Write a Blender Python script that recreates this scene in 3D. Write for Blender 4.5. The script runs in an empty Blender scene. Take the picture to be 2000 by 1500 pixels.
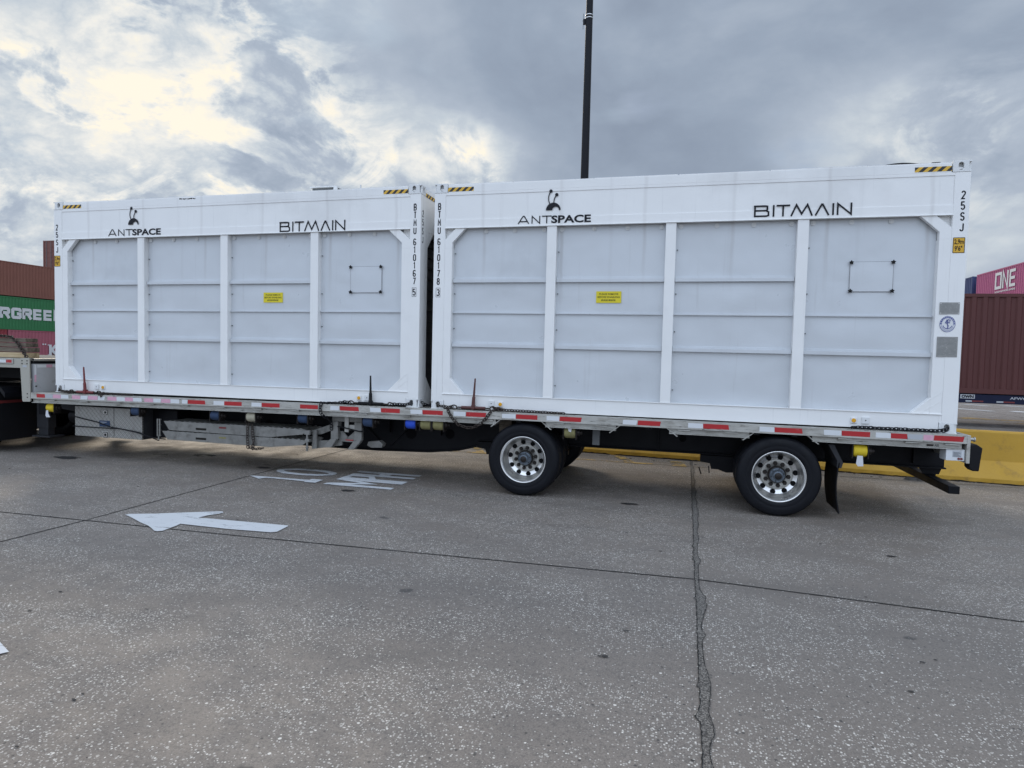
import bpy, bmesh, math, random
from mathutils import Vector, Matrix
random.seed(7)
R = math.radians
SC = bpy.context.scene
COL = SC.collection

# ------------------------------------------------------------------ camera
def set_camera():
    yaw, pit, rol = -0.251734, -0.045995, 0.024859
    fw = Vector((math.sin(yaw)*math.cos(pit), math.cos(yaw)*math.cos(pit), math.sin(pit)))
    r = Vector((math.cos(yaw), -math.sin(yaw), 0)); u = r.cross(fw)
    r2 = r*math.cos(rol)+u*math.sin(rol); u2 = u*math.cos(rol)-r*math.sin(rol)
    cd = bpy.data.cameras.new('camera'); cam = bpy.data.objects.new('camera', cd); COL.objects.link(cam)
    cd.sensor_width = 36; cd.lens = 36*1250/2000; cd.clip_start = .05; cd.clip_end = 5000
    m = Matrix((r2, u2, -fw)).transposed().to_4x4(); m.translation = Vector((3.11411, -7.86172, 1.78539))
    cam.matrix_world = m; SC.camera = cam
set_camera()

# ------------------------------------------------------------------ light
SUN_EL, SUN_AZ = 34.0, -38.0          # azimuth from +Y, negative = towards -X
SC.view_settings.view_transform = 'Standard'; SC.view_settings.look = 'None'
SC.view_settings.exposure = 0.0; SC.view_settings.gamma = 1.0
ld = bpy.data.lights.new('sun', 'SUN'); ld.energy = 1.25; ld.angle = R(16); ld.color = (1.0, .86, .68)
lo = bpy.data.objects.new('sun', ld); COL.objects.link(lo)
sd = Vector((math.sin(R(SUN_AZ))*math.cos(R(SUN_EL)), math.cos(R(SUN_AZ))*math.cos(R(SUN_EL)), math.sin(R(SUN_EL))))
lo.rotation_euler = (-sd).to_track_quat('-Z', 'Y').to_euler()

def ramp_set(rp, stops, interp='LINEAR'):
    cr = rp.color_ramp; cr.interpolation = interp
    while len(cr.elements) > 1: cr.elements.remove(cr.elements[-1])
    cr.elements[0].position = stops[0][0]; cr.elements[0].color = (*stops[0][1], 1)
    for p, c in stops[1:]:
        e = cr.elements.new(p); e.color = (*c, 1)

class NT:
    """small helper round a node tree"""
    def __init__(s, nt): s.nt = nt
    def n(s, t, **k):
        nd = s.nt.nodes.new(t)
        for a, b in k.items(): setattr(nd, a, b)
        return nd
    def l(s, a, b): s.nt.links.new(a, b)
    def sock(s, i, v):
        if hasattr(v, 'is_output') or isinstance(v, bpy.types.NodeSocket): s.l(v, i)
        else: i.default_value = v
    def m(s, op, a, b=0.0, c=None, clamp=False):
        nd = s.n('ShaderNodeMath', operation=op, use_clamp=clamp)
        s.sock(nd.inputs[0], a); s.sock(nd.inputs[1], b)
        if c is not None: s.sock(nd.inputs[2], c)
        return nd.outputs[0]
    def vm(s, op, a, b=None, out=0):
        nd = s.n('ShaderNodeVectorMath', operation=op); s.sock(nd.inputs[0], a)
        if b is not None: s.sock(nd.inputs[1], b)
        return nd.outputs[out]
    def mix(s, f, a, b, mode='MIX'):
        nd = s.n('ShaderNodeMix', data_type='RGBA', blend_type=mode)
        s.sock(nd.inputs[0], f)
        for i, v in ((6, a), (7, b)):
            if isinstance(v, tuple) and len(v) == 3: v = (*v, 1)
            s.sock(nd.inputs[i], v)
        return nd.outputs[2]
    def noise(s, vec, scale, detail=3, rough=.5, dist=0.0, out=0):
        nd = s.n('ShaderNodeTexNoise'); s.l(vec, nd.inputs['Vector'])
        nd.inputs['Scale'].default_value = scale; nd.inputs['Detail'].default_value = detail
        nd.inputs['Roughness'].default_value = rough; nd.inputs['Distortion'].default_value = dist
        return nd.outputs[out]
    def sstep(s, v, a, b, lo=0.0, hi=1.0):
        nd = s.n('ShaderNodeMapRange', interpolation_type='SMOOTHSTEP'); s.l(v, nd.inputs[0])
        nd.inputs[1].default_value = a; nd.inputs[2].default_value = b
        nd.inputs[3].default_value = lo; nd.inputs[4].default_value = hi
        return nd.outputs[0]
    def scale(s, vec, sx, sy, sz):
        return s.vm('MULTIPLY', vec, (sx, sy, sz))

def make_world():
    w = bpy.data.worlds.new('World'); SC.world = w; w.use_nodes = True
    nt = w.node_tree; nt.nodes.clear(); T = NT(nt)
    out = T.n('ShaderNodeOutputWorld'); bg = T.n('ShaderNodeBackground'); bg.inputs[1].default_value = .1
    T.l(bg.outputs[0], out.inputs[0])
    d = T.vm('NORMALIZE', T.n('ShaderNodeTexCoord').outputs['Generated'])
    sep = T.n('ShaderNodeSeparateXYZ'); T.l(d, sep.inputs[0])
    dz = T.m('MAXIMUM', sep.outputs[2], 0.0)
    den = T.m('ADD', dz, .17)
    px = T.m('DIVIDE', sep.outputs[0], den); py = T.m('DIVIDE', sep.outputs[1], den)
    cmb = T.n('ShaderNodeCombineXYZ'); T.l(px, cmb.inputs[0]); T.l(py, cmb.inputs[1]); p = cmb.outputs[0]
    q3 = T.vm('MULTIPLY', d, (1, 1, 1.7))
    n1 = T.noise(T.vm('ADD', p, (.4, .2, 0)), 1.0, 6, .52, .3)          # large banks
    n2 = T.noise(T.vm('ADD', q3, (7.3, 2.1, 4.0)), 7.5, 9, .62, .25)   # puffs
    n2b = T.noise(T.vm('ADD', q3, (1.3, 4.1, 9.0)), 3.4, 5, .5, .4)
    n3 = T.noise(T.vm('ADD', q3, (1.3, 9.1, 2.0)), 2.2, 5, .5, .3)  # soft banks
    # directions bent by turbulence so that openings get ragged outlines
    wv = T.vm('SUBTRACT', T.noise(q3, 4.5, 6, .6, out=1), (.5, .5, .5)); wvs = T.vm('MULTIPLY', wv, (.17, .17, .13))
    dw = T.vm('NORMALIZE', T.vm('ADD', d, wvs))
    # broad openings and banks, as directions in the sky
    blobs = [((-.70, .67, .27), .27, .31), ((-.71, .651, .271), .06, .08), ((-.59, .76, .33), .10, .12), ((-.65, .70, .36), .07, .12),
             ((-.305, .909, .262), .038, .40), ((-.40, .875, .255), .055, .20), ((-.485, .809, .330), .035, .16), ((-.46, .83, .295), .06, .12),
             ((-.78, .60, .20), .15, .17), ((-.60, .78, .235), .10, .05), ((-.60, .76, .20), .11, .10), ((-.55, .75, .47), .03, .18), ((-.66, .64, .42), .03, .12), ((-.52, .78, .38), .05, .06),
             ((-.40, .80, .45), .15, -.06), ((-.70, .590, .43), .10, -.27), ((-.565, .79, .268), .035, -.24), ((-.53, .80, .29), .035, -.14), ((-.64, .72, .29), .03, -.12),
             ((-.22, .90, .38), .15, -.20), ((-.02, .93, .31), .13, -.10), ((.12, .92, .35), .08, -.15), ((.24, .88, .42), .08, -.15), ((.02, .92, .42), .05, .06), ((-.02, .89, .45), .08, -.05), ((-.48, .83, .245), .035, -.20),
             ((.36, .89, .29), .09, .13), ((.13, .91, .46), .08, .08), ((.26, .92, .30), .09, .12), ((.43, .87, .25), .05, -.18), ((.05, .98, .24), .12, -.04)]
    acc = None
    for (bx, by, bz), wd, amp in blobs:
        c = Vector((bx, by, bz)).normalized()
        dot = T.vm('DOT_PRODUCT', dw, tuple(c), out=1)
        q = T.m('MULTIPLY', T.m('SUBTRACT', dot, 1.0), 1.0/(wd*wd))
        g = T.m('MULTIPLY', T.m('EXPONENT', q), amp)
        acc = g if acc is None else T.m('ADD', acc, g)
    pos = T.m('MINIMUM', T.m('MAXIMUM', acc, 0.0), .30)
    def billow(n): return T.m('SUBTRACT', T.m('ABSOLUTE', T.m('MULTIPLY', T.m('SUBTRACT', n, .5), 3.0)), .42)
    v = T.m('MULTIPLY', T.m('SUBTRACT', n1, .5), .30)
    v = T.m('ADD', v, T.m('MULTIPLY', T.m('SUBTRACT', n3, .5), .38))
    # crisp puffs only where the opening is bright, soft folds elsewhere
    puff = T.m('MULTIPLY', billow(n2), T.m('ADD', T.m('MULTIPLY', pos, 1.7), .09))
    puff = T.m('ADD', puff, T.m('MULTIPLY', T.m('SUBTRACT', n2b, .5), T.m('ADD', T.m('MULTIPLY', pos, 1.6), .80)))
    n4 = T.noise(T.vm('ADD', q3, (2.3, 6.1, 1.0)), 6.0, 10, .60, .55)
    crisp = T.m('SUBTRACT', T.m('MULTIPLY', T.sstep(n4, .465, .56), T.sstep(n4, .90, .52)), .45)
    puff = T.m('ADD', puff, T.m('MULTIPLY', crisp, T.m('ADD', T.m('MULTIPLY', pos, 1.0), -.01)))
    v = T.m('ADD', T.m('ADD', v, puff), T.m('ADD', acc, .49))
    rp = T.n('ShaderNodeValToRGB'); T.l(v, rp.inputs[0])
    ramp_set(rp, [(0.05, (.24, .29, .38)), (.30, (.325, .39, .49)), (.50, (.44, .505, .60)), (.62, (.58, .64, .70)),
                  (.74, (.73, .76, .775)), (.85, (.87, .865, .83)), (1.0, (1.02, .95, .80))])
    # clear blue gaps
    sky = T.n('ShaderNodeTexSky', sky_type='NISHITA'); sky.sun_disc = False
    sky.sun_elevation = R(SUN_EL); sky.sun_rotation = R(SUN_AZ)
    sky.air_density = 1.0; sky.dust_density = 1.5; sky.altitude = 0
    gap = T.sstep(T.noise(T.vm('ADD', p, (3.1, 5.7, 0)), 2.1, 4, .5, .2), .56, .72, 0, .35)
    gapm = T.m('MULTIPLY', gap, T.sstep(v, .78, .60))
    cl = T.vm('MULTIPLY', rp.outputs[0], (10, 10, 10))
    # brightness added to the unseen sky behind the camera, to light the containers
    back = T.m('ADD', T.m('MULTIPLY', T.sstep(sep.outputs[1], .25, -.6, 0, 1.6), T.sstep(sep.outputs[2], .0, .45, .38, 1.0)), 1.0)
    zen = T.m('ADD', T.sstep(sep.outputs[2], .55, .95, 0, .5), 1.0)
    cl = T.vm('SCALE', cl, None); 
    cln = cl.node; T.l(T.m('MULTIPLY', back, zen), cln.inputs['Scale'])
    skb = T.vm('MINIMUM', sky.outputs[0], (5.2, 6.3, 7.4))
    cl = T.mix(T.sstep(sep.outputs[1], .25, -.5, 0, 1), cl, T.vm('MULTIPLY', cl, (.98, 1.0, 1.04)))  # unseen sky also tinted blue, for cooler light on the containers
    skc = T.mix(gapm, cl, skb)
    # hazy pale horizon
    hz = T.sstep(sep.outputs[2], .16, .0, 0, .45)
    skc = T.mix(hz, skc, (6.3, 6.7, 7.1))
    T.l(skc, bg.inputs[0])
make_world()

# ------------------------------------------------------------------ materials
def base_mat(name):
    m = bpy.data.materials.new(name); m.use_nodes = True
    nt = m.node_tree; b = nt.nodes['Principled BSDF']; T = NT(nt)
    tc = T.n('ShaderNodeTexCoord')
    return m, T, b, tc.outputs['Object']

def mat(name, col, rough=.5, metal=0.0, var=.12, vs=3.0, bump=0.0, bs=40, dirt=0.0, dcol=(.12, .11, .10), ds=2.0, streak=False, coat=0):
    m, T, b, co = base_mat(name)
    n = T.noise(co, vs, 5, .6)
    lo_, hi = tuple(c*(1-var) for c in col), tuple(min(1, c*(1+var)) for c in col)
    c = T.mix(n, lo_, hi)
    if dirt > 0:
        v = T.scale(co, 1, 1, .12) if streak else co
        n2 = T.noise(v, ds, 8, .68)
        f = T.sstep(n2, .62-dirt*.35, .80-dirt*.15, 0, min(1, .55+dirt*.4))
        c = T.mix(f, c, dcol)
    T.l(c, b.inputs['Base Color'])
    rr = T.m('ADD', T.m('MULTIPLY', T.m('SUBTRACT', T.noise(co, vs*2.3, 4), .5), .25), rough, clamp=True)
    T.l(rr, b.inputs['Roughness']); b.inputs['Metallic'].default_value = metal
    if max(col) < .05: b.inputs['Specular IOR Level'].default_value = .18
    if coat: b.inputs['Coat Weight'].default_value = coat
    if bump:
        bp = T.n('ShaderNodeBump'); bp.inputs['Strength'].default_value = 1; bp.inputs['Distance'].default_value = bump
        T.l(T.noise(co, bs, 4, .6), bp.inputs['Height']); T.l(bp.outputs[0], b.inputs['Normal'])
    return m

def paint_white(name, col, rough, metal=0.0, seam=1.01, off=.05, zlo=.0, amt=.35, bumpd=.0012, sc=2.2):
    """painted steel with rain streaks running down from roof seams"""
    m, T, b, co = base_mat(name)
    sep = T.n('ShaderNodeSeparateXYZ'); T.l(co, sep.inputs[0])
    c = T.mix(T.noise(co, sc, 4, .5), tuple(k*.94 for k in col), tuple(min(1, k*1.03) for k in col))
    wob = T.m('MULTIPLY', T.m('SUBTRACT', T.noise(co, 3.0, 3), .5), .05)
    fx = T.m('ABSOLUTE', T.m('SUBTRACT', T.m('FRACT', T.m('DIVIDE', T.m('ADD', T.m('ADD', sep.outputs[0], wob), 20+off), seam)), .5))
    st = T.sstep(fx, .035, .004)
    lenm = T.sstep(T.m('ADD', sep.outputs[2], T.m('MULTIPLY', T.noise(T.scale(co, 1, 1, 0), .9, 1), 1.6)), 2.1+zlo, 3.3+zlo)
    st = T.m('MULTIPLY', T.m('MULTIPLY', st, lenm), T.m('ADD', T.noise(T.scale(co, 26, 26, 1.2), 1.0, 3), .15))
    fine = T.sstep(T.noise(T.scale(co, 22, 22, .9), 1.0, 5, .6), .58, .78, 0, .18)
    c = T.mix(T.m('MULTIPLY', st, amt, clamp=True), c, (.30, .27, .25))
    c = T.mix(fine, c, (.36, .35, .35))
    sm = T.sstep(T.noise(T.vm('ADD', co, (3, 1, 7)), .75, 5, .6), .53, .72, 0, .30)
    c = T.mix(sm, c, tuple(k*.66 for k in col))
    # long drips below the eyelets, each with its own length
    fy = T.m('ABSOLUTE', T.m('SUBTRACT', T.m('FRACT', T.m('DIVIDE', T.m('ADD', T.m('ADD', sep.outputs[0], T.m('MULTIPLY', wob, .6)), 20.33), 1.37)), .5))
    dl = T.m('MULTIPLY', T.sstep(fy, .030, .0), T.sstep(T.m('ADD', sep.outputs[2], T.noise(T.scale(co, 1, 1, 0), .8, 0)), 1.7, 2.7))
    c = T.mix(T.m('MULTIPLY', dl, amt*.22), c, (.34, .33, .33))
    spots = T.sstep(T.noise(co, 30, 3, .7), .74, .80, 0, .6)
    c = T.mix(spots, c, (.18, .13, .10))
    T.l(c, b.inputs['Base Color'])
    T.l(T.m('ADD', T.m('MULTIPLY', T.m('SUBTRACT', T.noise(co, 5, 5), .5), .3), rough), b.inputs['Roughness'])
    b.inputs['Metallic'].default_value = metal
    bp = T.n('ShaderNodeBump'); bp.inputs['Strength'].default_value = .8; bp.inputs['Distance'].default_value = 1.0
    h = T.m('ADD', T.m('MULTIPLY', T.noise(co, 1.6, 2), bumpd*9), T.m('MULTIPLY', T.noise(co, 60, 3), bumpd*.25))
    T.l(h, bp.inputs['Height']); T.l(bp.outputs[0], b.inputs['Normal'])
    return m

def ground_mat():
    m, T, b, co = base_mat('exposed_aggregate_concrete')
    geo = T.n('ShaderNodeNewGeometry'); co = geo.outputs['Position']
    sep = T.n('ShaderNodeSeparateXYZ'); T.l(co, sep.inputs[0])
    big = T.noise(co, .45, 5, .55); mid = T.noise(co, 2.6, 6, .6)
    fine = T.noise(co, 95, 5, .8)
    grit = T.noise(T.scale(co, 1, .8, 1), 34, 5, .75)
    brush = T.noise(T.scale(co, 1.2, 16, 1), 1.0, 5, .6)
    c = T.mix(T.sstep(big, .3, .7), (.192, .163, .140), (.230, .198, .171))
    c = T.mix(T.m('MULTIPLY', T.sstep(mid, .35, .7), .35), c, (.150, .134, .122))
    c = T.mix(T.sstep(brush, .45, .75, 0, .20), c, (.105, .095, .088))
    c = T.mix(T.sstep(fine, .52, .64, 0, .55), c, (.33, .31, .285))
    c = T.mix(T.sstep(fine, .48, .36, 0, .75), c, (.062, .056, .052))
    c = T.mix(T.sstep(grit, .50, .38, 0, .5), c, (.085, .078, .072))
    trk = T.noise(T.scale(co, .10, 1.5, 1), 1.0, 4, .55)
    c = T.mix(T.sstep(trk, .52, .70, 0, .30), c, (.095, .087, .080))
    c = T.mix(T.sstep(T.noise(T.scale(co, .5, 1.1, 1), 1.3, 6, .65), .56, .72, 0, .25), c, (.225, .210, .192))
    # one slab is newer and paler in tone
    slab = T.m('MULTIPLY', T.sstep(sep.outputs[0], 3.30, 3.36), .25)
    c = T.mix(slab, c, (.208, .180, .154))
    dens = T.noise(T.scale(co, .8, 1.5, 1), 1.2, 6, .62)
    def chips(scale, size, lo_, hi_, strength):
        nonlocal c
        v = T.n('ShaderNodeTexVoronoi', feature='F1'); v.inputs['Scale'].default_value = scale
        T.l(T.vm('ADD', co, T.vm('SCALE', T.noise(co, scale*1.3, 2, out=1), None)), v.inputs['Vector'])
        cs = T.n('ShaderNodeSeparateColor'); T.l(v.outputs['Color'], cs.inputs[0])
        thr = T.sstep(dens, .36, .62, lo_, hi_)             # share of cells that show a stone
        on = T.m('GREATER_THAN', cs.outputs[0], thr)
        rad = T.m('MULTIPLY', T.m('ADD', T.m('MULTIPLY', cs.outputs[1], .7), .35), size)
        ins = T.sstep(T.m('SUBTRACT', v.outputs['Distance'], rad), .05, -.03)
        f = T.m('MULTIPLY', T.m('MULTIPLY', on, ins), strength)
        tone = T.mix(cs.outputs[2], (.42, .39, .35), (.78, .74, .67))
        c = T.mix(f, c, tone)
        return f
    f1 = chips(82, .47, .94, .42, .95)
    f2 = chips(46, .38, .99, .86, .9)
    # tan and dark stones
    v = T.n('ShaderNodeTexVoronoi', feature='F1'); v.inputs['Scale'].default_value = 33; T.l(co, v.inputs['Vector'])
    cs = T.n('ShaderNodeSeparateColor'); T.l(v.outputs['Color'], cs.inputs[0])
    dk = T.m('MULTIPLY', T.m('GREATER_THAN', cs.outputs[0], .93), T.sstep(v.outputs['Distance'], .30, .18))
    c = T.mix(T.m('MULTIPLY', dk, .8), c, (.035, .034, .035))
    # oil and tyre stains
    v2 = T.n('ShaderNodeTexVoronoi', feature='F1'); v2.inputs['Scale'].default_value = 1.6
    T.l(T.vm('ADD', T.scale(co, .6, 1.3, 1), T.vm('SCALE', T.noise(co, 5, 3, out=1), None)), v2.inputs['Vector'])
    for nd in T.nt.nodes:
        if nd.bl_idname == 'ShaderNodeVectorMath' and nd.operation == 'SCALE': nd.inputs['Scale'].default_value = .004
    v2.inputs['Vector'].links[0].from_node.inputs[1].links[0].from_node.inputs['Scale'].default_value = .30
    cs2 = T.n('ShaderNodeSeparateColor'); T.l(v2.outputs['Color'], cs2.inputs[0])
    spot = T.m('MULTIPLY', T.m('GREATER_THAN', cs2.outputs[0], .35), T.sstep(T.m('SUBTRACT', v2.outputs['Distance'], T.m('MULTIPLY', cs2.outputs[1], .09)), .035, .0))
    c = T.mix(T.m('MULTIPLY', spot, .62), c, (.028, .028, .03))
    # polished, darker tyre lanes along the lane
    lane = T.m('MULTIPLY', T.sstep(T.m('ABSOLUTE', T.m('SUBTRACT', sep.outputs[1], .1)), .9, .1), .15)
    c = T.mix(T.m('MULTIPLY', lane, mid), c, (.05, .05, .052))
    T.l(c, b.inputs['Base Color'])
    T.l(T.sstep(mid, .3, .7, .50, .72), b.inputs['Roughness'])
    bp = T.n('ShaderNodeBump'); bp.inputs['Strength'].default_value = .7; bp.inputs['Distance'].default_value = .003
    T.l(T.m('ADD', fine, T.m('MULTIPLY', f1, .5)), bp.inputs['Height']); T.l(bp.outputs[0], b.inputs['Normal'])
    return m

def worn_paint(name, col, wear=.5, along=(1, 9, 1)):
    m, T, b, co = base_mat(name)
    co = T.n('ShaderNodeNewGeometry').outputs['Position']
    n = T.noise(T.scale(co, *along), 2.2, 7, .7); n2 = T.noise(co, 60, 4, .7)
    f = T.sstep(T.m('ADD', T.m('MULTIPLY', n, .75), T.m('MULTIPLY', n2, .25)), wear-.03, wear+.05)
    T.l(T.mix(T.noise(co, 4, 4), tuple(k*.85 for k in col), col), b.inputs['Base Color'])
    b.inputs['Roughness'].default_value = .7
    tr = T.n('ShaderNodeBsdfTransparent'); mx = T.n('ShaderNodeMixShader'); out = T.nt.nodes['Material Output']
    T.l(f, mx.inputs[0]); T.l(tr.outputs[0], mx.inputs[1]); T.l(b.outputs[0], mx.inputs[2])
    T.l(mx.outputs[0], out.inputs[0])
    return m

def stripe_mat(name, a, c2, period, slope=1.0, axis=0):
    m, T, b, co = base_mat(name)
    sep = T.n('ShaderNodeSeparateXYZ'); T.l(co, sep.inputs[0])
    v = T.m('FRACT', T.m('DIVIDE', T.m('ADD', T.m('SUBTRACT', sep.outputs[axis], T.m('MULTIPLY', sep.outputs[2], slope)), 50), period))
    c = T.mix(T.m('GREATER_THAN', v, .5), a, c2)
    c = T.mix(T.sstep(T.noise(co, 45, 4, .7), .66, .74, 0, .8), c, (.6, .6, .6))
    T.l(c, b.inputs['Base Color']); b.inputs['Roughness'].default_value = .45
    return m

def tread_mat():
    """diamond plate: raised lozenges in a basket pattern"""
    m, T, b, co = base_mat('diamond_plate_aluminium')
    sep = T.n('ShaderNodeSeparateXYZ'); T.l(co, sep.inputs[0]); x, z = sep.outputs[0], sep.outputs[2]
    def loz(sx, sgn):
        u = T.m('ADD', T.m('MULTIPLY', x, 26), T.m('MULTIPLY', z, 26*sgn)); w = T.m('SUBTRACT', T.m('MULTIPLY', z, 26), T.m('MULTIPLY', x, 26*sgn))
        fu = T.m('ABSOLUTE', T.m('SUBTRACT', T.m('FRACT', T.m('ADD', u, sx)), .5)); fw_ = T.m('ABSOLUTE', T.m('SUBTRACT', T.m('FRACT', T.m('ADD', T.m('MULTIPLY', w, .5), sx)), .5))
        return T.m('MULTIPLY', T.sstep(fu, .17, .08), T.sstep(fw_, .36, .26))
    h = T.m('MAXIMUM', loz(.0, 1), loz(.5, -1))
    c = T.mix(h, (.27, .265, .25), (.56, .55, .52))
    c = T.mix(T.sstep(T.noise(T.scale(co, 1, 1, .3), 6, 6, .65), .5, .75, 0, .55), c, (.16, .14, .12))
    T.l(c, b.inputs['Base Color']); b.inputs['Metallic'].default_value = .75; b.inputs['Roughness'].default_value = .42
    bp = T.n('ShaderNodeBump'); bp.inputs['Strength'].default_value = 1; bp.inputs['Distance'].default_value = .003
    T.l(h, bp.inputs['Height']); T.l(bp.outputs[0], b.inputs['Normal'])
    return m

def rail_mat():
    m, T, b, co = base_mat('worn_aluminium_rail')
    n = T.noise(T.scale(co, 1.5, 6, 6), 2.0, 8, .7)
    c = T.mix(T.noise(co, 3, 5), (.36, .35, .32), (.58, .57, .53))
    c = T.mix(T.sstep(n, .48, .70, 0, .62), c, (.20, .18, .15))
    c = T.mix(T.sstep(T.noise(T.scale(co, 3, 12, 26), 2.4, 6, .75), .56, .66, 0, .9), c, (.05, .045, .04))
    T.l(c, b.inputs['Base Color']); b.inputs['Metallic'].default_value = .35; b.inputs['Roughness'].default_value = .5
    bp = T.n('ShaderNodeBump'); bp.inputs['Strength'].default_value = .6; bp.inputs['Distance'].default_value = .002
    T.l(n, bp.inputs['Height']); T.l(bp.outputs[0], b.inputs['Normal'])
    return m

def sidewall_mat():
    m, T, b, co = base_mat('tyre_rubber')
    n = T.noise(co, 9, 6, .6)
    c = T.mix(n, (.0035, .004, .006), (.010, .011, .015)); b.inputs['Specular IOR Level'].default_value = .20
    T.l(c, b.inputs['Base Color']); T.l(T.sstep(n, .3, .7, .45, .75), b.inputs['Roughness'])
    bp = T.n('ShaderNodeBump'); bp.inputs['Strength'].default_value = .5; bp.inputs['Distance'].default_value = .002
    T.l(T.noise(co, 50, 3), bp.inputs['Height']); T.l(bp.outputs[0], b.inputs['Normal'])
    return m

def wood_mat(name, a, bcol, axis=(1.2, 14, 14)):
    m, T, b, co = base_mat(name)
    v = T.scale(co, *axis)
    n = T.noise(v, 2.2, 8, .65, .6); k = T.noise(co, 5, 3)
    c = T.mix(T.sstep(n, .3, .7), a, bcol)
    c = T.mix(T.sstep(k, .62, .74, 0, .6), c, tuple(q*.35 for q in a))
    T.l(c, b.inputs['Base Color']); b.inputs['Roughness'].default_value = .85
    bp = T.n('ShaderNodeBump'); bp.inputs['Strength'].default_value = .6; bp.inputs['Distance'].default_value = .004
    T.l(n, bp.inputs['Height']); T.l(bp.outputs[0], b.inputs['Normal'])
    return m

def corr_mat(name, col, rust=.3):
    m, T, b, co = base_mat(name)
    c = T.mix(T.noise(co, .8, 5, .6), tuple(k*.85 for k in col), tuple(min(1, k*1.12) for k in col))
    v = T.noise(T.scale(co, 5, 5, .7), 1.0, 7, .65)
    c = T.mix(T.sstep(v, .58, .80, 0, .45), c, tuple(k*.55 for k in col))
    s = T.noise(co, 7, 6, .75)
    c = T.mix(T.sstep(s, .70-rust*.12, .74-rust*.10, 0, .85), c, (.07, .03, .018))
    T.l(c, b.inputs['Base Color']); b.inputs['Roughness'].default_value = .6
    return m

M = {}
M['ground'] = ground_mat()
M['white'] = paint_white('white_frame_paint', (.84, .84, .83), .40, amt=.22)
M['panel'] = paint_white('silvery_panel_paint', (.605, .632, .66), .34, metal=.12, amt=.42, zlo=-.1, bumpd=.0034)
M['castwhite'] = mat('white_casting_paint', (.72, .73, .73), .5, var=.06, dirt=.10, dcol=(.25, .2, .17), ds=14, bump=.001)
M['letter'] = mat('black_lettering_vinyl', (.014, .015, .02), .5, var=.2)
M['yellow_vinyl'] = mat('yellow_sticker_vinyl', (.72, .60, .02), .5, var=.08)
M['amber_vinyl'] = mat('amber_sign_vinyl', (.66, .38, .03), .5, var=.08)
M['hazard'] = stripe_mat('black_yellow_hazard_tape', (.70, .42, .04), (.015, .015, .018), .088)
M['hazard_end'] = stripe_mat('black_yellow_hazard_tape_end', (.70, .42, .04), (.015, .015, .018), .088, axis=1)
M['seam'] = mat('dirty_seam_line', (.30, .30, .31), .7, var=.3, vs=30)
M['plate'] = mat('stamped_metal_plate', (.30, .30, .29), .4, metal=.6, var=.3, vs=20, dirt=.2, ds=30, dcol=(.5, .48, .42))
M['blueink'] = mat('navy_ink', (.03, .05, .25), .5, var=.1)
M['white_vinyl'] = mat('white_vinyl', (.70, .71, .72), .5, var=.05)
M['knob'] = mat('black_plastic_knob', (.012, .012, .013), .45)
M['darkin'] = mat('shade_dark_louvre_metal', (.045, .05, .06), .6, var=.2)  # dark tone paints in the shade of the end recess
M['amber'] = mat('amber_lens', (.75, .36, .01), .25, var=.1, coat=.5)
M['rail'] = rail_mat()
M['red'] = mat('red_reflective_tape', (.42, .018, .022), .35, var=.10, dirt=.06, ds=24, dcol=(.45, .42, .42))
M['tapewhite'] = mat('white_reflective_tape', (.66, .68, .70), .35, var=.06, dirt=.1, ds=20, dcol=(.3, .29, .28))
M['tapegrey'] = mat('grey_faded_tape', (.42, .44, .47), .4, var=.08)
M['pink'] = mat('sun_faded_pink_tape', (.66, .36, .46), .4, var=.2, vs=25)
M['black'] = mat('black_chassis_paint', (.006, .0065, .009), .5, var=.4, dirt=.12, ds=5, dcol=(.028, .026, .024))
M['darksteel'] = mat('dusty_dark_steel', (.035, .036, .04), .6, var=.3, dirt=.2, ds=6, dcol=(.08, .075, .07))
M['greysteel'] = mat('grey_painted_steel', (.15, .16, .165), .55, var=.2, dirt=.15, ds=6)
M['deck'] = wood_mat('weathered_deck_boards', (.13, .12, .10), (.24, .22, .19))
M['tyre'] = sidewall_mat()
M['alloy'] = mat('polished_aluminium', (.80, .79, .77), .30, metal=.92, var=.04, vs=1.5)
M['alloyd'] = mat('satin_aluminium', (.44, .43, .40), .45, metal=.6, var=.1, dirt=.06, ds=12, dcol=(.25, .22, .18))
M['nut'] = mat('dark_lug_nut', (.035, .03, .028), .45, metal=.4)
M['hole'] = mat('hollow_shade_black', (.004, .004, .005), .9, var=0)  # near-black standing in for the shade inside hollows
M['hub'] = mat('blue_grey_hub', (.10, .12, .145), .35, metal=.6)
M['rubber'] = mat('black_rubber', (.009, .009, .011), .6, var=.2, bump=.001)
M['tread'] = tread_mat()
M['beige'] = mat('weathered_beige_steel', (.40, .385, .335), .55, metal=.1, var=.1, dirt=.14, ds=12, dcol=(.12, .10, .08))
M['riser'] = mat('pale_grey_panel_paint', (.43, .44, .455), .5, var=.08, dirt=.2, ds=8, dcol=(.22, .21, .19))
M['ramp'] = mat('weathered_ramp_aluminium', (.235, .23, .215), .6, metal=.3, var=.4, vs=5, dirt=.42, ds=7, dcol=(.09, .085, .075), bump=.002)
M['chain'] = mat('rusty_chain_steel', (.05, .038, .032), .55, metal=.5, var=.5, vs=30)
M['chainb'] = mat('black_chain_steel', (.022, .022, .026), .45, metal=.6, var=.4, vs=30)
M['redbinder'] = mat('dark_red_binder_paint', (.16, .022, .022), .5, var=.3, dirt=.2, ds=30)
M['brownbinder'] = mat('rust_brown_binder_paint', (.09, .028, .024), .5, var=.3)
M['blackbinder'] = mat('black_binder_paint', (.012, .012, .013), .45)
M['strap_yellow'] = mat('yellow_webbing', (.68, .50, .02), .7, var=.15, vs=25, bump=.001, bs=160)
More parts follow.
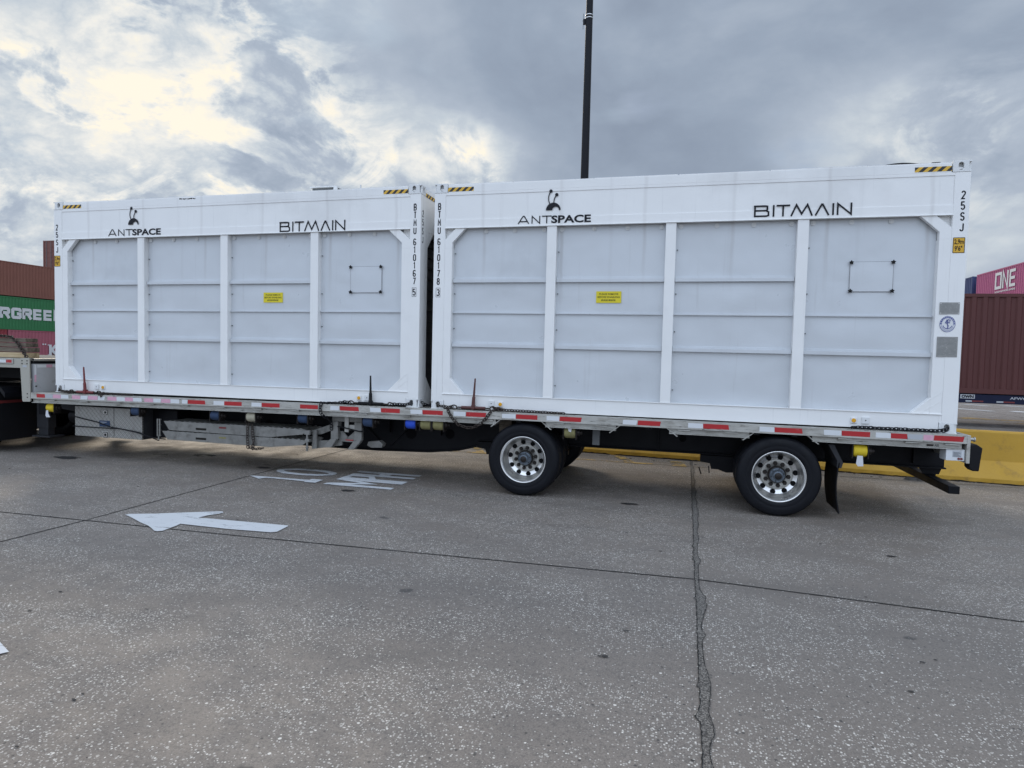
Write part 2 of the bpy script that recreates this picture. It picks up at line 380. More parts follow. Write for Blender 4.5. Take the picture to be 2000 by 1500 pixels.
M['strap_navy'] = mat('faded_navy_webbing', (.022, .045, .10), .75, var=.25, vs=25, bump=.001, bs=160)
M['strap_blue'] = mat('bright_blue_webbing', (.012, .07, .55), .6, var=.15, vs=25, bump=.001, bs=160)
M['strap_olive'] = mat('dirty_olive_webbing', (.22, .20, .085), .8, var=.3, vs=25, bump=.001, bs=160)
M['strap_cream'] = mat('dirty_cream_webbing', (.40, .37, .28), .8, var=.3, vs=25, bump=.001, bs=160)
M['tag'] = mat('white_fabric_tag', (.62, .63, .66), .7, var=.08)
M['timber'] = wood_mat('grey_weathered_timber', (.085, .068, .05), (.20, .165, .125))
M['timbernew'] = wood_mat('fresh_pine_timber', (.42, .31, .17), (.58, .46, .29))
M['barrier'] = mat('yellow_barrier_paint', (.52, .30, .028), .62, var=.14, vs=2, dirt=.30, ds=4.5, dcol=(.22, .13, .04), bump=.003, bs=25)
M['grime'] = mat('black_road_grime', (.02, .018, .015), .9, var=.4, vs=9)
M['pole'] = mat('black_pole_paint', (.008, .009, .013), .4, var=.2)
M['bandsteel'] = mat('stainless_band', (.6, .6, .6), .3, metal=.8)
M['paintw'] = worn_paint('white_road_paint', (.66, .67, .68), .385)
M['paintw2'] = worn_paint('thin_white_road_paint', (.62, .64, .66), .41)
M['painty'] = worn_paint('yellow_road_paint', (.50, .33, .10), .49, (1, 1, 1))
M['joint'] = mat('joint_sealant', (.022, .022, .022), .9, var=.4, vs=20)
M['bluechassis'] = mat('navy_chassis_paint', (.010, .014, .038), .5, var=.2)
M['c_brown'] = corr_mat('brown_container_paint', (.22, .085, .060))
M['c_brown2'] = corr_mat('dark_brown_container_paint', (.17, .065, .052))
M['c_green'] = corr_mat('green_container_paint', (.028, .17, .06), .05)
M['c_pink'] = corr_mat('faded_pink_container_paint', (.36, .10, .135), .75)
M['c_red'] = corr_mat('red_container_paint', (.25, .03, .04), .2)
M['c_maroon'] = corr_mat('maroon_container_paint', (.085, .021, .019), .1)
M['c_magenta'] = corr_mat('magenta_container_paint', (.40, .095, .20), .1)
M['c_navy'] = corr_mat('navy_container_paint', (.035, .055, .15), .2)
M['c_white'] = mat('white_container_lettering', (.66, .67, .68), .6, var=.06, dirt=.05, ds=3)
M['debris'] = mat('crumpled_debris', (.05, .045, .04), .8, var=.5, vs=20)

# ------------------------------------------------------------------ mesh builder
def wloc(o):
    v = Vector((0, 0, 0))
    while o is not None: v += Vector(o.location); o = o.parent
    return v

class MB:
    def __init__(s): s.v = []; s.f = []; s.sm = []
    def add(s, vs, fs, smooth=False):
        o = len(s.v); s.v += [tuple(q) for q in vs]; s.f += [tuple(i+o for i in f) for f in fs]; s.sm += [smooth]*len(fs); return s
    def box(s, x0, x1, y0, y1, z0, z1):
        vs = [(x, y, z) for x in (x0, x1) for y in (y0, y1) for z in (z0, z1)]
        return s.add(vs, [(0, 1, 3, 2), (4, 6, 7, 5), (0, 4, 5, 1), (2, 3, 7, 6), (0, 2, 6, 4), (1, 5, 7, 3)])
    def prism(s, pts, fr, d):
        """2D polygon pts in frame fr=(O,U,V,N), extruded from 0 to d along N"""
        O, U, V, N = [Vector(q) for q in fr]; n = len(pts)
        a = [O+U*p+V*q for p, q in pts]; b = [k+N*d for k in a]
        return s.add(a+b, [tuple(range(n))[::-1], tuple(range(n, 2*n))]+[(i, (i+1) % n, n+(i+1) % n, n+i) for i in range(n)])
    def ring(s, outer, inner, fr, d):
        """annular prism between two closed outlines with equal counts"""
        O, U, V, N = [Vector(q) for q in fr]; n = len(outer)
        P = lambda L, k: [O+U*p+V*q+N*k for p, q in L]
        vs = P(outer, 0)+P(inner, 0)+P(outer, d)+P(inner, d); fs = []
        for i in range(n):
            j = (i+1) % n
            fs += [(i, j, n+j, n+i), (2*n+i, 3*n+i, 3*n+j, 2*n+j), (i, 2*n+i, 2*n+j, j), (n+i, n+j, 3*n+j, 3*n+i)]
        return s.add(vs, fs)
    def cyl(s, p0, p1, r0, r1=None, seg=16, caps=True, smooth=True):
        r1 = r0 if r1 is None else r1; p0 = Vector(p0); p1 = Vector(p1); ax = (p1-p0).normalized()
        t = Vector((0, 0, 1)) if abs(ax.z) < .9 else Vector((1, 0, 0)); u = ax.cross(t).normalized(); w = ax.cross(u)
        c = [(math.cos(2*math.pi*i/seg), math.sin(2*math.pi*i/seg)) for i in range(seg)]
        vs = [p0+(u*a+w*b)*r0 for a, b in c]+[p1+(u*a+w*b)*r1 for a, b in c]
        s.add(vs, [(i, (i+1) % seg, seg+(i+1) % seg, seg+i) for i in range(seg)], smooth)
        if caps:
            s.add(vs[:seg], [tuple(range(seg))[::-1]]); s.add(vs[seg:], [tuple(range(seg))])
        return s
    def lathe(s, prof, c, seg=48, smooth=True, ax='Y'):
        """profile of (radius, depth) turned about an axis through c"""
        c = Vector(c); n = len(prof); vs = []
        for i in range(seg):
            a = 2*math.pi*i/seg
            for r, y in prof:
                if ax == 'Y': vs.append(c+Vector((r*math.cos(a), y, r*math.sin(a))))
                elif ax == 'X': vs.append(c+Vector((y, r*math.cos(a), r*math.sin(a))))
                else: vs.append(c+Vector((r*math.cos(a), r*math.sin(a), y)))
        fs = [(i*n+j, i*n+j+1, ((i+1) % seg)*n+j+1, ((i+1) % seg)*n+j) for i in range(seg) for j in range(n-1)]
        return s.add(vs, fs, smooth)
    def tube(s, path, r, seg=8, smooth=True):
        P = [Vector(p) for p in path]; rings = []
        for i, p in enumerate(P):
            t = (P[min(i+1, len(P)-1)]-P[max(i-1, 0)]).normalized()
            h = Vector((0, 0, 1)) if abs(t.z) < .95 else Vector((1, 0, 0)); u = t.cross(h).normalized(); w = t.cross(u)
            rings.append([p+(u*math.cos(2*math.pi*k/seg)+w*math.sin(2*math.pi*k/seg))*r for k in range(seg)])
        vs = [q for rg in rings for q in rg]
        fs = [(i*seg+k, i*seg+(k+1) % seg, (i+1)*seg+(k+1) % seg, (i+1)*seg+k) for i in range(len(P)-1) for k in range(seg)]
        s.add(vs, fs, smooth); s.add(rings[0], [tuple(range(seg))]); s.add(rings[-1], [tuple(range(seg))[::-1]]); return s
    def sweep(s, prof, xs, zf, closed=True):
        """closed (y,z) profile carried along x, lifted by zf(x)"""
        n = len(prof); vs = [(x, y, z+zf(x)) for x in xs for y, z in prof]
        fs = [(i*n+j, i*n+(j+1) % n, (i+1)*n+(j+1) % n, (i+1)*n+j) for i in range(len(xs)-1) for j in range(n)]
        m = (len(xs)-1)*n
        return s.add(vs, fs+[tuple(range(n))[::-1], tuple(range(m, m+n))])
    def strip(s, pts, w, fr, d, lift=0.0, close=False):
        """mitred flat stroke along 2D points"""
        P = [Vector(p) for p in pts]; n = len(P); L = []; Rr = []
        for i in range(n):
            a = P[i]-P[i-1] if (i > 0 or close) else P[1]-P[0]
            b = P[(i+1) % n]-P[i] if (i < n-1 or close) else P[-1]-P[-2]
            a.normalize(); b.normalize(); na = Vector((-a.y, a.x)); nb = Vector((-b.y, b.x)); m = (na+nb)
            m = m.normalized() if m.length > 1e-5 else na
            k = w/2/max(.45, m.dot(na)); L.append(P[i]+m*k); Rr.append(P[i]-m*k)
        O, U, V, N = [Vector(q) for q in fr]; O = O+N*lift
        vs = [O+U*p.x+V*p.y+N*t for t in (0, d) for p in L+Rr]; fs = []
        for i in range(n if close else n-1):
            j = (i+1) % n
            fs += [(2*n+i, 2*n+j, 3*n+j, 3*n+i), (i, 2*n+i, 2*n+j, j), (n+i, n+j, 3*n+j, 3*n+i)]
        return s.add(vs, fs)
    def text(s, txt, fr, u0, u1, v0, v1, d=.002, bold=0.0):
        """type set with the built-in font, fitted to the box u0..u1, v0..v1 of the frame"""
        cu = bpy.data.curves.new('t', 'FONT'); cu.body = txt; cu.size = 1; cu.offset = bold; cu.extrude = .5; cu.resolution_u = 3
        o = bpy.data.objects.new('t', cu); COL.objects.link(o); dg = bpy.context.evaluated_depsgraph_get()
        me = bpy.data.meshes.new_from_object(o.evaluated_get(dg)); co = [v.co.copy() for v in me.vertices]
        fs = [tuple(p.vertices) for p in me.polygons]
        bpy.data.objects.remove(o); bpy.data.curves.remove(cu); bpy.data.meshes.remove(me)
        if not co: return s
        ax, bx = min(c.x for c in co), max(c.x for c in co); ay, by = min(c.y for c in co), max(c.y for c in co)
        O, U, V, N = [Vector(q) for q in fr]
        vs = [O+U*(u0+(c.x-ax)/(bx-ax)*(u1-u0))+V*(v0+(c.y-ay)/(by-ay)*(v1-v0))+N*((c.z+.5)*d) for c in co]
        return s.add(vs, fs)
    def link(s, c, t, n, L=.052, W=.034, r=.0055):
        """one chain link centred at c, long axis t, flat normal n"""
        c = Vector(c); t = Vector(t).normalized(); n = Vector(n); n = (n-t*n.dot(t)).normalized(); w = t.cross(n)
        hs = L/2-W/2; pts = []
        for k in range(5): a = -math.pi/2+math.pi*k/4; pts.append(c+t*(hs+math.cos(a)*W/2)+w*(math.sin(a)*W/2))
        for k in range(5): a = math.pi/2+math.pi*k/4; pts.append(c+t*(-hs+math.cos(a)*W/2)+w*(math.sin(a)*W/2))
        m = len(pts); seg = 6; vs = []
        for i, p in enumerate(pts):
            tt = (pts[(i+1) % m]-pts[i-1]).normalized(); u = tt.cross(n).normalized()
            vs += [p+(u*math.cos(2*math.pi*k/seg)+n*math.sin(2*math.pi*k/seg))*r for k in range(seg)]
        return s.add(vs, [(i*seg+k, i*seg+(k+1) % seg, ((i+1) % m)*seg+(k+1) % seg, ((i+1) % m)*seg+k) for i in range(m) for k in range(seg)], True)
    def chain(s, path, L=.052, W=.034, r=.0055):
        P = [Vector(p) for p in path]; seglen = [(P[i+1]-P[i]).length for i in range(len(P)-1)]; tot = sum(seglen)
        step = L-2.2*r*1.0-.004; n = max(1, int(tot/step)); k = 0
        for i in range(n):
            dd = (i+.5)*tot/n; j = 0
            while j < len(seglen)-1 and dd > seglen[j]: dd -= seglen[j]; j += 1
            c = P[j]+(P[j+1]-P[j])*(dd/seglen[j]); t = (P[j+1]-P[j])
            nrm = Vector((0, .8, .6)) if k % 2 == 0 else Vector((0, -.6, .8)); nrm = nrm+Vector((random.uniform(-.3, .3), random.uniform(-.3, .3), 0))
            if abs(t.normalized().dot(nrm.normalized())) > .9: nrm = Vector((1, 0, 0))
            s.link(c, t, nrm, L, W, r); k += 1
        return s
    def move(s, d):
        s.v = [(a+d[0], b+d[1], c+d[2]) for a, b, c in s.v]; return s
    def build(s, name, m, parent=None, bevel=0.0, solid=True):
        off = wloc(parent) if parent is not None else Vector((0, 0, 0))
        me = bpy.data.meshes.new(name); me.from_pydata([Vector(q)-off for q in s.v], [], s.f); me.validate()
        if len(me.polygons) == len(s.sm):
            for p, k in zip(me.polygons, s.sm): p.use_smooth = k
        bm = bmesh.new(); bm.from_mesh(me); bmesh.ops.recalc_face_normals(bm, faces=bm.faces)
        bm.to_mesh(me); bm.free()
        me.materials.append(m)
        o = bpy.data.objects.new(name, me); COL.objects.link(o)
        if parent is not None: o.parent = parent
        if bevel:
            b = o.modifiers.new('bevel', 'BEVEL'); b.width = bevel; b.segments = 2; b.limit_method = 'ANGLE'; b.angle_limit = R(40)
        return o

def tag(o, label=None, cat=None, group=None, kind=None):
    if label: o['label'] = label
    if cat: o['category'] = cat
    if group: o['group'] = group
    if kind: o['kind'] = kind
    return o
def thing(name, label, cat, loc=(0, 0, 0), group=None):
    o = bpy.data.objects.new(name, None); COL.objects.link(o); o.location = loc; o.empty_display_size = .2
    return tag(o, label, cat, group)
def children(o): return [c for c in bpy.data.objects if c.parent == o]
def copy_tree(o, parent=None):
    c = o.copy(); COL.objects.link(c); c.parent = parent
    for ch in children(o): copy_tree(ch, c)
    return c
def oval(w, h, n=16, cx=0, cz=0):
    """stadium outline w wide, h tall"""
    r = w/2; k = max(0, h/2-r); pts = []
    for i in range(n):
        a = 2*math.pi*(i+.5)/n; pts.append((cx+r*math.cos(a), cz+r*math.sin(a)+(k if math.sin(a) > 0 else -k)))
    return pts
def rect_like(pts, x0, x1, z0, z1, cx, cz):
    """project an outline radially on to a rectangle"""
    out = []
    for x, z in pts:
        dx, dz = x-cx, z-cz; t = 1e9
        if dx > 1e-9: t = min(t, (x1-cx)/dx)
        if dx < -1e-9: t = min(t, (x0-cx)/dx)
        if dz > 1e-9: t = min(t, (z1-cz)/dz)
        if dz < -1e-9: t = min(t, (z0-cz)/dz)
        out.append((cx+dx*t, cz+dz*t))
    return out
def front(x=0, y=0, z=0): return ((x, y, z), (1, 0, 0), (0, 0, 1), (0, -1, 0))
def east(x=0, y=0, z=0): return ((x, y, z), (0, 1, 0), (0, 0, 1), (1, 0, 0))
def west(x=0, y=0, z=0): return ((x, y, z), (0, -1, 0), (0, 0, 1), (-1, 0, 0))
def flat(x=0, y=0, z=0): return ((x, y, z), (1, 0, 0), (0, 1, 0), (0, 0, 1))

# ------------------------------------------------------------------ the ground and its markings
g = MB().add([(-1500, -1500, 0), (1500, -1500, 0), (1500, 1500, 0), (-1500, 1500, 0)], [(0, 1, 2, 3)]).build('ground', M['ground'])
tag(g, kind='structure')
def wavy(p0, p1, w, n, jit=.002):
    """thin ground strip with slightly uneven edges"""
    a = Vector(p0); b = Vector(p1); t = (b-a).normalized(); nn = Vector((-t.y, t.x)); vs = []
    for i in range(n+1):
        c = a+(b-a)*(i/n); vs.append((*(c+nn*(w/2+random.uniform(0, jit))), .004)); vs.append((*(c-nn*(w/2+random.uniform(0, jit))), .004))
    return vs, [(2*i, 2*i+1, 2*i+3, 2*i+2) for i in range(n)]
jm = MB()
for p0, p1 in [((-30, -3.1), (-3.7, -2.755)), ((-3.7, -2.755), (-.9, -2.69)), ((-.9, -2.69), (3.315, -2.53)), ((3.335, -2.53), (5.55, -2.69)), ((5.55, -2.69), (30, -4.2)), ((-2.63, -2.70), (-2.42, 30)), ((-2.63, -2.74), (-3.2, -12)),
               ((-8.4, -12), (-8.35, 30)), ((9.2, -12), (9.2, 30)), ((-30, 3.10), (3.37, 3.10)), ((3.41, 3.10), (30, 3.1)), ((-30, 8.9), (30, 8.9)), ((-30, 15), (30, 15)),
               ((-30, -8.5), (30, -8.5)), ((15, -5), (15, 40)), ((-30, 21), (40, 21))]:
    n = int((Vector(p1)-Vector(p0)).length/.07); jm.add(*wavy(p0, p1, .011, n, .004))
tag(jm.build('slab_joint', M['joint']), kind='structure')
# the broken joint: saw cut plus a crumbling edge that wanders to its right
def crack():
    rnd = random.Random(3); y = -12.0; L = []; Rr = []; w = .03; lw = 0.0
    X = lambda y: 3.322+.0135*(y+2.5)
    def burst(y):        # spalls: places where the edge has broken away to the right
        return sum(a*math.exp(-((y-c)/s_)**2) for c, s_, a in ((-5.05, .10, .035), (-4.72, .12, .060), (-4.3, .22, .055), (-3.62, .05, .045), (-3.10, .22, .075), (-2.92, .06, .03), (-2.05, .10, .04), (-1.3, .25, .035),
                   (-.75, .2, .05), (-.2, .3, .07), (.35, .2, .05), (1.0, .3, .05), (1.8, .25, .04), (2.7, .4, .04), (-5.9, .2, .06), (-7, .3, .06)))
    while y < 3.72:
        w += .6*((.012+.62*burst(y)*rnd.uniform(.75, 1.2))-w)
        lw = lw*.6+rnd.uniform(0, .006)+(.016 if rnd.random() < .05 else 0)
        L.append((X(y)-lw, y)); Rr.append((X(y)+.012+w, y)); y += .021+rnd.uniform(-.004, .004)
    k = len(L); rub = MB().add([(x, yy, .004) for p in zip(L, Rr) for x, yy in p], [(2*i, 2*i+1, 2*i+3, 2*i+2) for i in range(k-1)])
    tag(rub.build('crumbled_slab_joint', M['crumble']), kind='structure')
    m2 = MB()
    for side, E_ in ((1, L), (-1, Rr)):
        vs = []
        for i, (x, yy) in enumerate(E_):
            t = rnd.uniform(.001, .0075) if side > 0 else rnd.uniform(.0005, .005); vs += [(x-side*.0005, yy, .0078), (x+side*t, yy, .0078)]
        m2.add(vs, [(2*i, 2*i+1, 2*i+3, 2*i+2) for i in range(len(E_)-1)])
    tag(m2.build('broken_joint_edge', M['joint']), kind='structure')
def crumble_mat():
    m, T, b, co = base_mat('crumbled_concrete'); co = T.n('ShaderNodeNewGeometry').outputs['Position']
    v = T.n('ShaderNodeTexVoronoi', feature='F1'); v.inputs['Scale'].default_value = 105; T.l(co, v.inputs['Vector'])
    cs = T.n('ShaderNodeSeparateColor'); T.l(v.outputs['Color'], cs.inputs[0])
    c = T.mix(cs.outputs[0], (.085, .076, .068), (.29, .265, .235)); c = T.mix(T.sstep(v.outputs['Distance'], .42, .75, 0, .8), c, (.04, .037, .034))
    T.l(c, b.inputs['Base Color']); b.inputs['Roughness'].default_value = .9
    bp = T.n('ShaderNodeBump'); bp.inputs['Distance'].default_value = .006; bp.invert = True
    T.l(v.outputs['Distance'], bp.inputs['Height']); T.l(bp.outputs[0], b.inputs['Normal'])
    return m
M['crumble'] = crumble_mat(); crack()

def smooth_poly(pts, cut=.03):
    q = []; n = len(pts)
    for i in range(n):
        p = Vector(pts[i]); a = Vector(pts[i-1]); b = Vector(pts[(i+1) % n])
        for o, w in ((a, 1), (a, .35), (b, .35), (b, 1)):
            v = o-p; L = v.length; q.append(tuple(p+v/L*min(cut, L*.4)*w if w == 1 else p+v/L*min(cut, L*.4)*.33))
    return q
def sheet(name, polys, m, z=.008):
    mb = MB()
    for i, p in enumerate(polys):
        mb.add([(x, y, z+.0008*(i % 5)) for x, y in p], [tuple(range(len(p)))])
    return tag(mb.build(name, m), kind='structure')
sheet('lane_arrow', [[(-2.436, -2.434), (-2.42, -2.396), (-2.201, -2.302), (-1.899, -2.133), (-1.66, -2.0), (-1.60, -1.985), (-1.564, -2.02), (-1.574, -2.073), (-1.636, -2.176), (-1.660, -2.280),
       (-1.281, -2.262), (-.63, -2.236), (-.612, -2.26), (-.597, -2.464), (-.64, -2.502), (-1.113, -2.540), (-1.655, -2.535), (-1.640, -2.60), (-1.625, -2.793), (-1.66, -2.825), (-1.705, -2.817), (-1.80, -2.75), (-1.90, -2.69), (-2.045, -2.628), (-2.311, -2.489)]], M['paintw'])
sheet('stop_line', [[(-.95, -4.9), (-.545, -5.085), (-.575, -5.13), (-.95, -5.4)]], M['paintw'])
# lane lettering, read by a driver heading left: "up" of a letter is -x, its right is +y
FR = ((-.40, -.33, .008), (0, 1, 0), (-1, 0, 0), (0, 0, 1))
lt = MB()
def st(pts, w=.10, k=0): lt.strip(pts, w*1.45, FR, .0006, lift=k*.0007)
H_ = .98
st([(.06, 0), (.06, H_)], .075, 0); st([(.40, 0), (.40, H_)], .075, 1); st([(.06, H_-.03), (.23, .42), (.40, H_-.03)], .075, 2)        # M
st([(.49, 0), (.49, H_)], .07, 0); st([(.49, H_-.04), (.68, H_-.06), (.69, .62), (.49, .50)], .06, 1)            # P
st([(.78, 0), (.78, H_)], .07, 0); st([(.98, 0), (.98, H_)], .07, 1); st([(.78, .5), (.98, .5)], .12, 2)           # H
st([(.13, 1.17), (.13, 2.10), (.05, 1.93)], .075, 0); st([(.03, 1.20), (.24, 1.20)], .12, 3)       # 1
ov = [(.66+.17*math.cos(a*math.pi/10), 1.64+.42*math.sin(a*math.pi/10)) for a in range(20)]
st(ov, .085, 0) if False else lt.strip(ov, .105, FR, .0006, close=True)                                                         # 0
tag(lt.build('lane_lettering', M['paintw2']), kind='structure')
yl = [[(-6, 3.02), (-6, 3.12), (3.32, 3.14), (3.32, 3.04)]]
for x in (-3.4, -.62, 2.05): yl.append([(x, 3.75), (x+.16, 3.75), (x+.42, 3.16), (x+.26, 3.16)])
yl += [[(3.05, 3.5), (3.30, 3.5), (3.30, 3.16), (3.08, 3.16)], [(11.6, 16.9), (14.6, 16.5), (15.8, 16.5), (12.2, 17.6)], [(13.3, 15.6), (19, 15.0), (19, 15.25), (13.3, 15.9)], [(15.0, 17.0), (20, 16.6), (20, 16.9), (15, 17.3)]]
sheet('yellow_lane_lines', yl, M['painty'])
sheet('yard_lane_lines', [[(14.3, 22.4), (15.2, 21.5), (15.5, 21.6), (14.6, 22.6)], [(16.0, 21.8), (18.5, 20.5), (19.0, 21.0), (16.4, 22.2)], [(15.8, 26), (16.6, 25.2), (16.9, 25.3), (16.2, 26.1)], [(17.4, 26), (18.3, 25.2), (18.6, 25.3), (17.8, 26.1)]], M['paintw'])

M['oil'] = worn_paint('dried_oil', (.022, .021, .022), .47, (1, 1, 1))
rr = random.Random(21); pol = []
for x, y, a_, b_ in ((-6.05, .04, .26, .13), (-4.35, 1.0, .22, .12), (-2.81, .42, .13, .06), (-.88, -.56, .10, .05), (2.62, -.02, .12, .05), (-1.0, -4.6, .022, .012), (-.3, -4.35, .018, .010), (4.6, -3.6, .020, .011), (2.75, -4.1, .035, .022), (2.85, -3.7, .028, .016), (-3.6, -4.2, .03, .010), (1.1, -3.9, .018, .012), (5.1, -1.3, .05, .02)):
    pol.append([(x+a_*rr.uniform(.7, 1.1)*math.cos(k*math.pi/9), y+b_*rr.uniform(.7, 1.1)*math.sin(k*math.pi/9)) for k in range(18)])
sheet('oil_stain', pol, M['oil'], .0048)

# ------------------------------------------------------------------ the two white equipment containers
CL, CW, CH = 6.058, 2.438, 2.896
def casting(x, y, z, sx, sy, top=False):
    """corner casting; sx, sy say which way is outwards; oval apertures on both outer faces"""
    m = MB(); dx, dy, dz = .178, .162, .118
    x0, x1 = (x, x+dx) if sx < 0 else (x-dx, x); y0, y1 = (y, y+dy) if sy < 0 else (y-dy, y)
    cz = z+dz/2+.002
    cx = (x0+x1)/2 - sx*.012; cy = (y0+y1)/2 - sy*.01
    ov_ = oval(.052, .082, 16, cx, cz); out = rect_like(ov_, x0, x1, z, z+dz, cx, cz)
    fr = ((0, y, 0), (1, 0, 0), (0, 0, 1), (0, -sy, 0)); m.ring(out, ov_, fr, .022)
    ov2 = oval(.048, .080, 16, cy, cz); out2 = rect_like(ov2, y0, y1, z, z+dz, cy, cz)
    fr2 = ((x, 0, 0), (0, 1, 0), (0, 0, 1), (-sx, 0, 0)); m.ring(out2, ov2, fr2, .022)
    # top, bottom and the two inner faces
    m.box(x0+.0005, x1-.0005, y0+.0005, y1-.0005, z+dz-.014, z+dz+.0005); m.box(x0+.0005, x1-.0005, y0+.0005, y1-.0005, z-.0005, z+.012)
    if top: m.box(x0+.02, x1-.02, (y0+.05), (y0+.055), z+.012, z+dz-.014) if sy < 0 else None  # plate added behind the aperture so it looks paler than a dark hollow
    if sy < 0: m.box(x0+.001, x1-.001, y1-.012, y1, z+.012, z+dz-.014)
    else: m.box(x0+.001, x1-.001, y0, y0+.012, z+.012, z+dz-.014)
    if sx < 0: m.box(x1-.012, x1, y0+.001, y1-.001, z+.012, z+dz-.014)
    else: m.box(x0, x0+.012, y0+.001, y1-.001, z+.012, z+dz-.014)
    return m

def arc(cx, cy, rx, ry, a0, a1, n=6): return [(cx+rx*math.cos(R(a0+(a1-a0)*i/n)), cy+ry*math.sin(R(a0+(a1-a0)*i/n))) for i in range(n+1)]
GLYPH = {   # centre lines in a box one wide, two tall
    'B': [[(0, 1), (.6, 1)]+arc(.6, .5, .4, .5, 90, -90)+[(0, 0), (0, 2), (.55, 2)]+arc(.55, 1.5, .38, .5, 90, -90)],
    'T': [[(0, 2), (1, 2)], [(.5, 2), (.5, 0)]], 'M': [[(0, 0), (0, 2), (.5, .75), (1, 2), (1, 0)]],
    'U': [[(0, 2)]+arc(.5, .5, .5, .5, 180, 360, 8)+[(1, 2)]], '1': [[(.2, 1.6), (.55, 2), (.55, 0)]],
    '0': [arc(.5, 1.5, .5, .5, 0, 180, 8)+arc(.5, .5, .5, .5, 180, 360, 8)+[(1, 1.5)]],
    '6': [arc(.5, 1.5, .5, .5, 20, 180, 7)+arc(.5, .5, .5, .5, 180, 450, 12)+arc(.5, .62, .5, .5, 120, 175, 3)],
    '7': [[(0, 2), (1, 2), (.35, 0)]], '8': [arc(.5, .5, .5, .52, 90, 450, 16), arc(.5, 1.5, .43, .48, -90, 270, 16)],
    '5': [[(.95, 2), (.08, 2), (.02, 1.12)]+arc(.5, .62, .5, .6, 120, -160, 12)], '3': [arc(.5, 1.5, .45, .5, 150, -70, 9)+arc(.5, .5, .5, .52, 70, -160, 10)],
    '2': [arc(.5, 1.5, .5, .5, 170, -25, 9)+[(0, 0), (1, 0)]], 'S': [arc(.5, 1.5, .5, .5, 20, 250, 9)+arc(.5, .5, .5, .52, 70, -165, 9)],
    'J': [[(.9, 2)]+arc(.45, .45, .45, .45, 0, -175, 8)]}
def antspace_logo(root, u0, v0, w, h, uc):
    """two antennae over an arch with the word below; u0..u0+w, v0.. in the wall's frame"""
    fr = front(0, -.0016, 0)
    m = MB(); lw = .0125
    s = w/.92
    def L(pts, x, wd, lift=0): m.strip([(u0+(x+p)*s, v0+q*h) for p, q in pts], wd*s, fr, .0012, lift)
    L([(0, 0), (.062, 1), (.078, 1), (.138, 0)], 0, .0135); L([(.026, .30), (.112, .30)], 0, .0135, .0004)
    L([(0, 0), (0, .97), (.098, .03), (.098, 1)], .180, .0135)
    L([(0, .94), (.125, .94)], .305, .0135); L([(.0625, .94), (.0625, 0)], .305, .0135, .0004)
    b = .030
    m.text('SPACE', fr, u0+.425*s, u0+.92*s, v0, v0+h, .0012, bold=.032)
    # arch with an off-centre notch
    r = .083*s; a = [(uc+1.12*r*math.cos(math.pi*k/24), v0+h+.065+1.12*r*math.sin(math.pi*k/24)) for k in range(25)]
    ri = .042*s; cxi = uc+.030*s; b_ = [(cxi+ri*math.cos(math.pi*k/24), v0+h+.065+ri*math.sin(math.pi*k/24)) for k in range(25)][::-1]
    pts = a+b_
    O = Vector(fr[0]); n = 25
    vs = [(p, -.0028, q) for p, q in a]+[(p, -.0028, q) for p, q in b_[::-1]]
    m.add(vs, [(i, i+1, n+i+1, n+i) for i in range(n-1)])
    zb = v0+h+.065+.85*r
    for (x0, z0, x1, z1, bend) in ((uc-.040*s, zb, uc-.035*s, zb+.165*s, -.042*s), (uc+.008*s, zb+.012*s, uc+.040*s, zb+.118*s, -.022*s)):
        pp = [(x0+(x1-x0)*t+bend*4*t*(1-t)*.6, z0+(z1-z0)*t) for t in [k/10 for k in range(11)]]
        m.strip(pp, .012*s, fr, .0012, .0004)
        o_ = [(x1+.021*s*math.cos(2*math.pi*k/20), z1+.021*s*math.sin(2*math.pi*k/20)) for k in range(20)]
        m.prism(o_, front(0, -.0024, 0), .0012)
    return m.build('logo', M['letter'], root)

def bitmain_logo(root, u0, u1, v0, v1):
    fr = front(0, -.0016, 0); m = MB(); h = v1-v0; W = u1-u0; t = .0185; k = [0]
    def L(pts, close=False):
        m.strip([(u0+p*W, v0+q*h) for p, q in pts], t, fr, .0012, lift=k[0]*.0004, close=close); k[0] = (k[0]+1) % 3
    e = t/2/h
    L([(.0, 1-e), (.125, 1-e), (.142, .90), (.142, .62), (.125, .54), (.012, .54)]); L([(.012, 1-e), (.012, e), (.135, e), (.155, .12), (.155, .42), (.13, .54)])
    L([(.207, 0), (.207, 1)])
    L([(.235, 1-e), (.375, 1-e)]); L([(.305, 1-e), (.305, 0)])
    L([(.388, 0), (.440, .95), (.495, .18), (.552, .95), (.602, 0)])
    L([(.635, 0), (.695, .93), (.705, .93), (.768, 0)])
    L([(.810, 0), (.810, 1)])
    L([(.855, 0), (.855, .94), (.988, .05), (.988, 1)])
    return m.build('lettering', M['letter'], root)

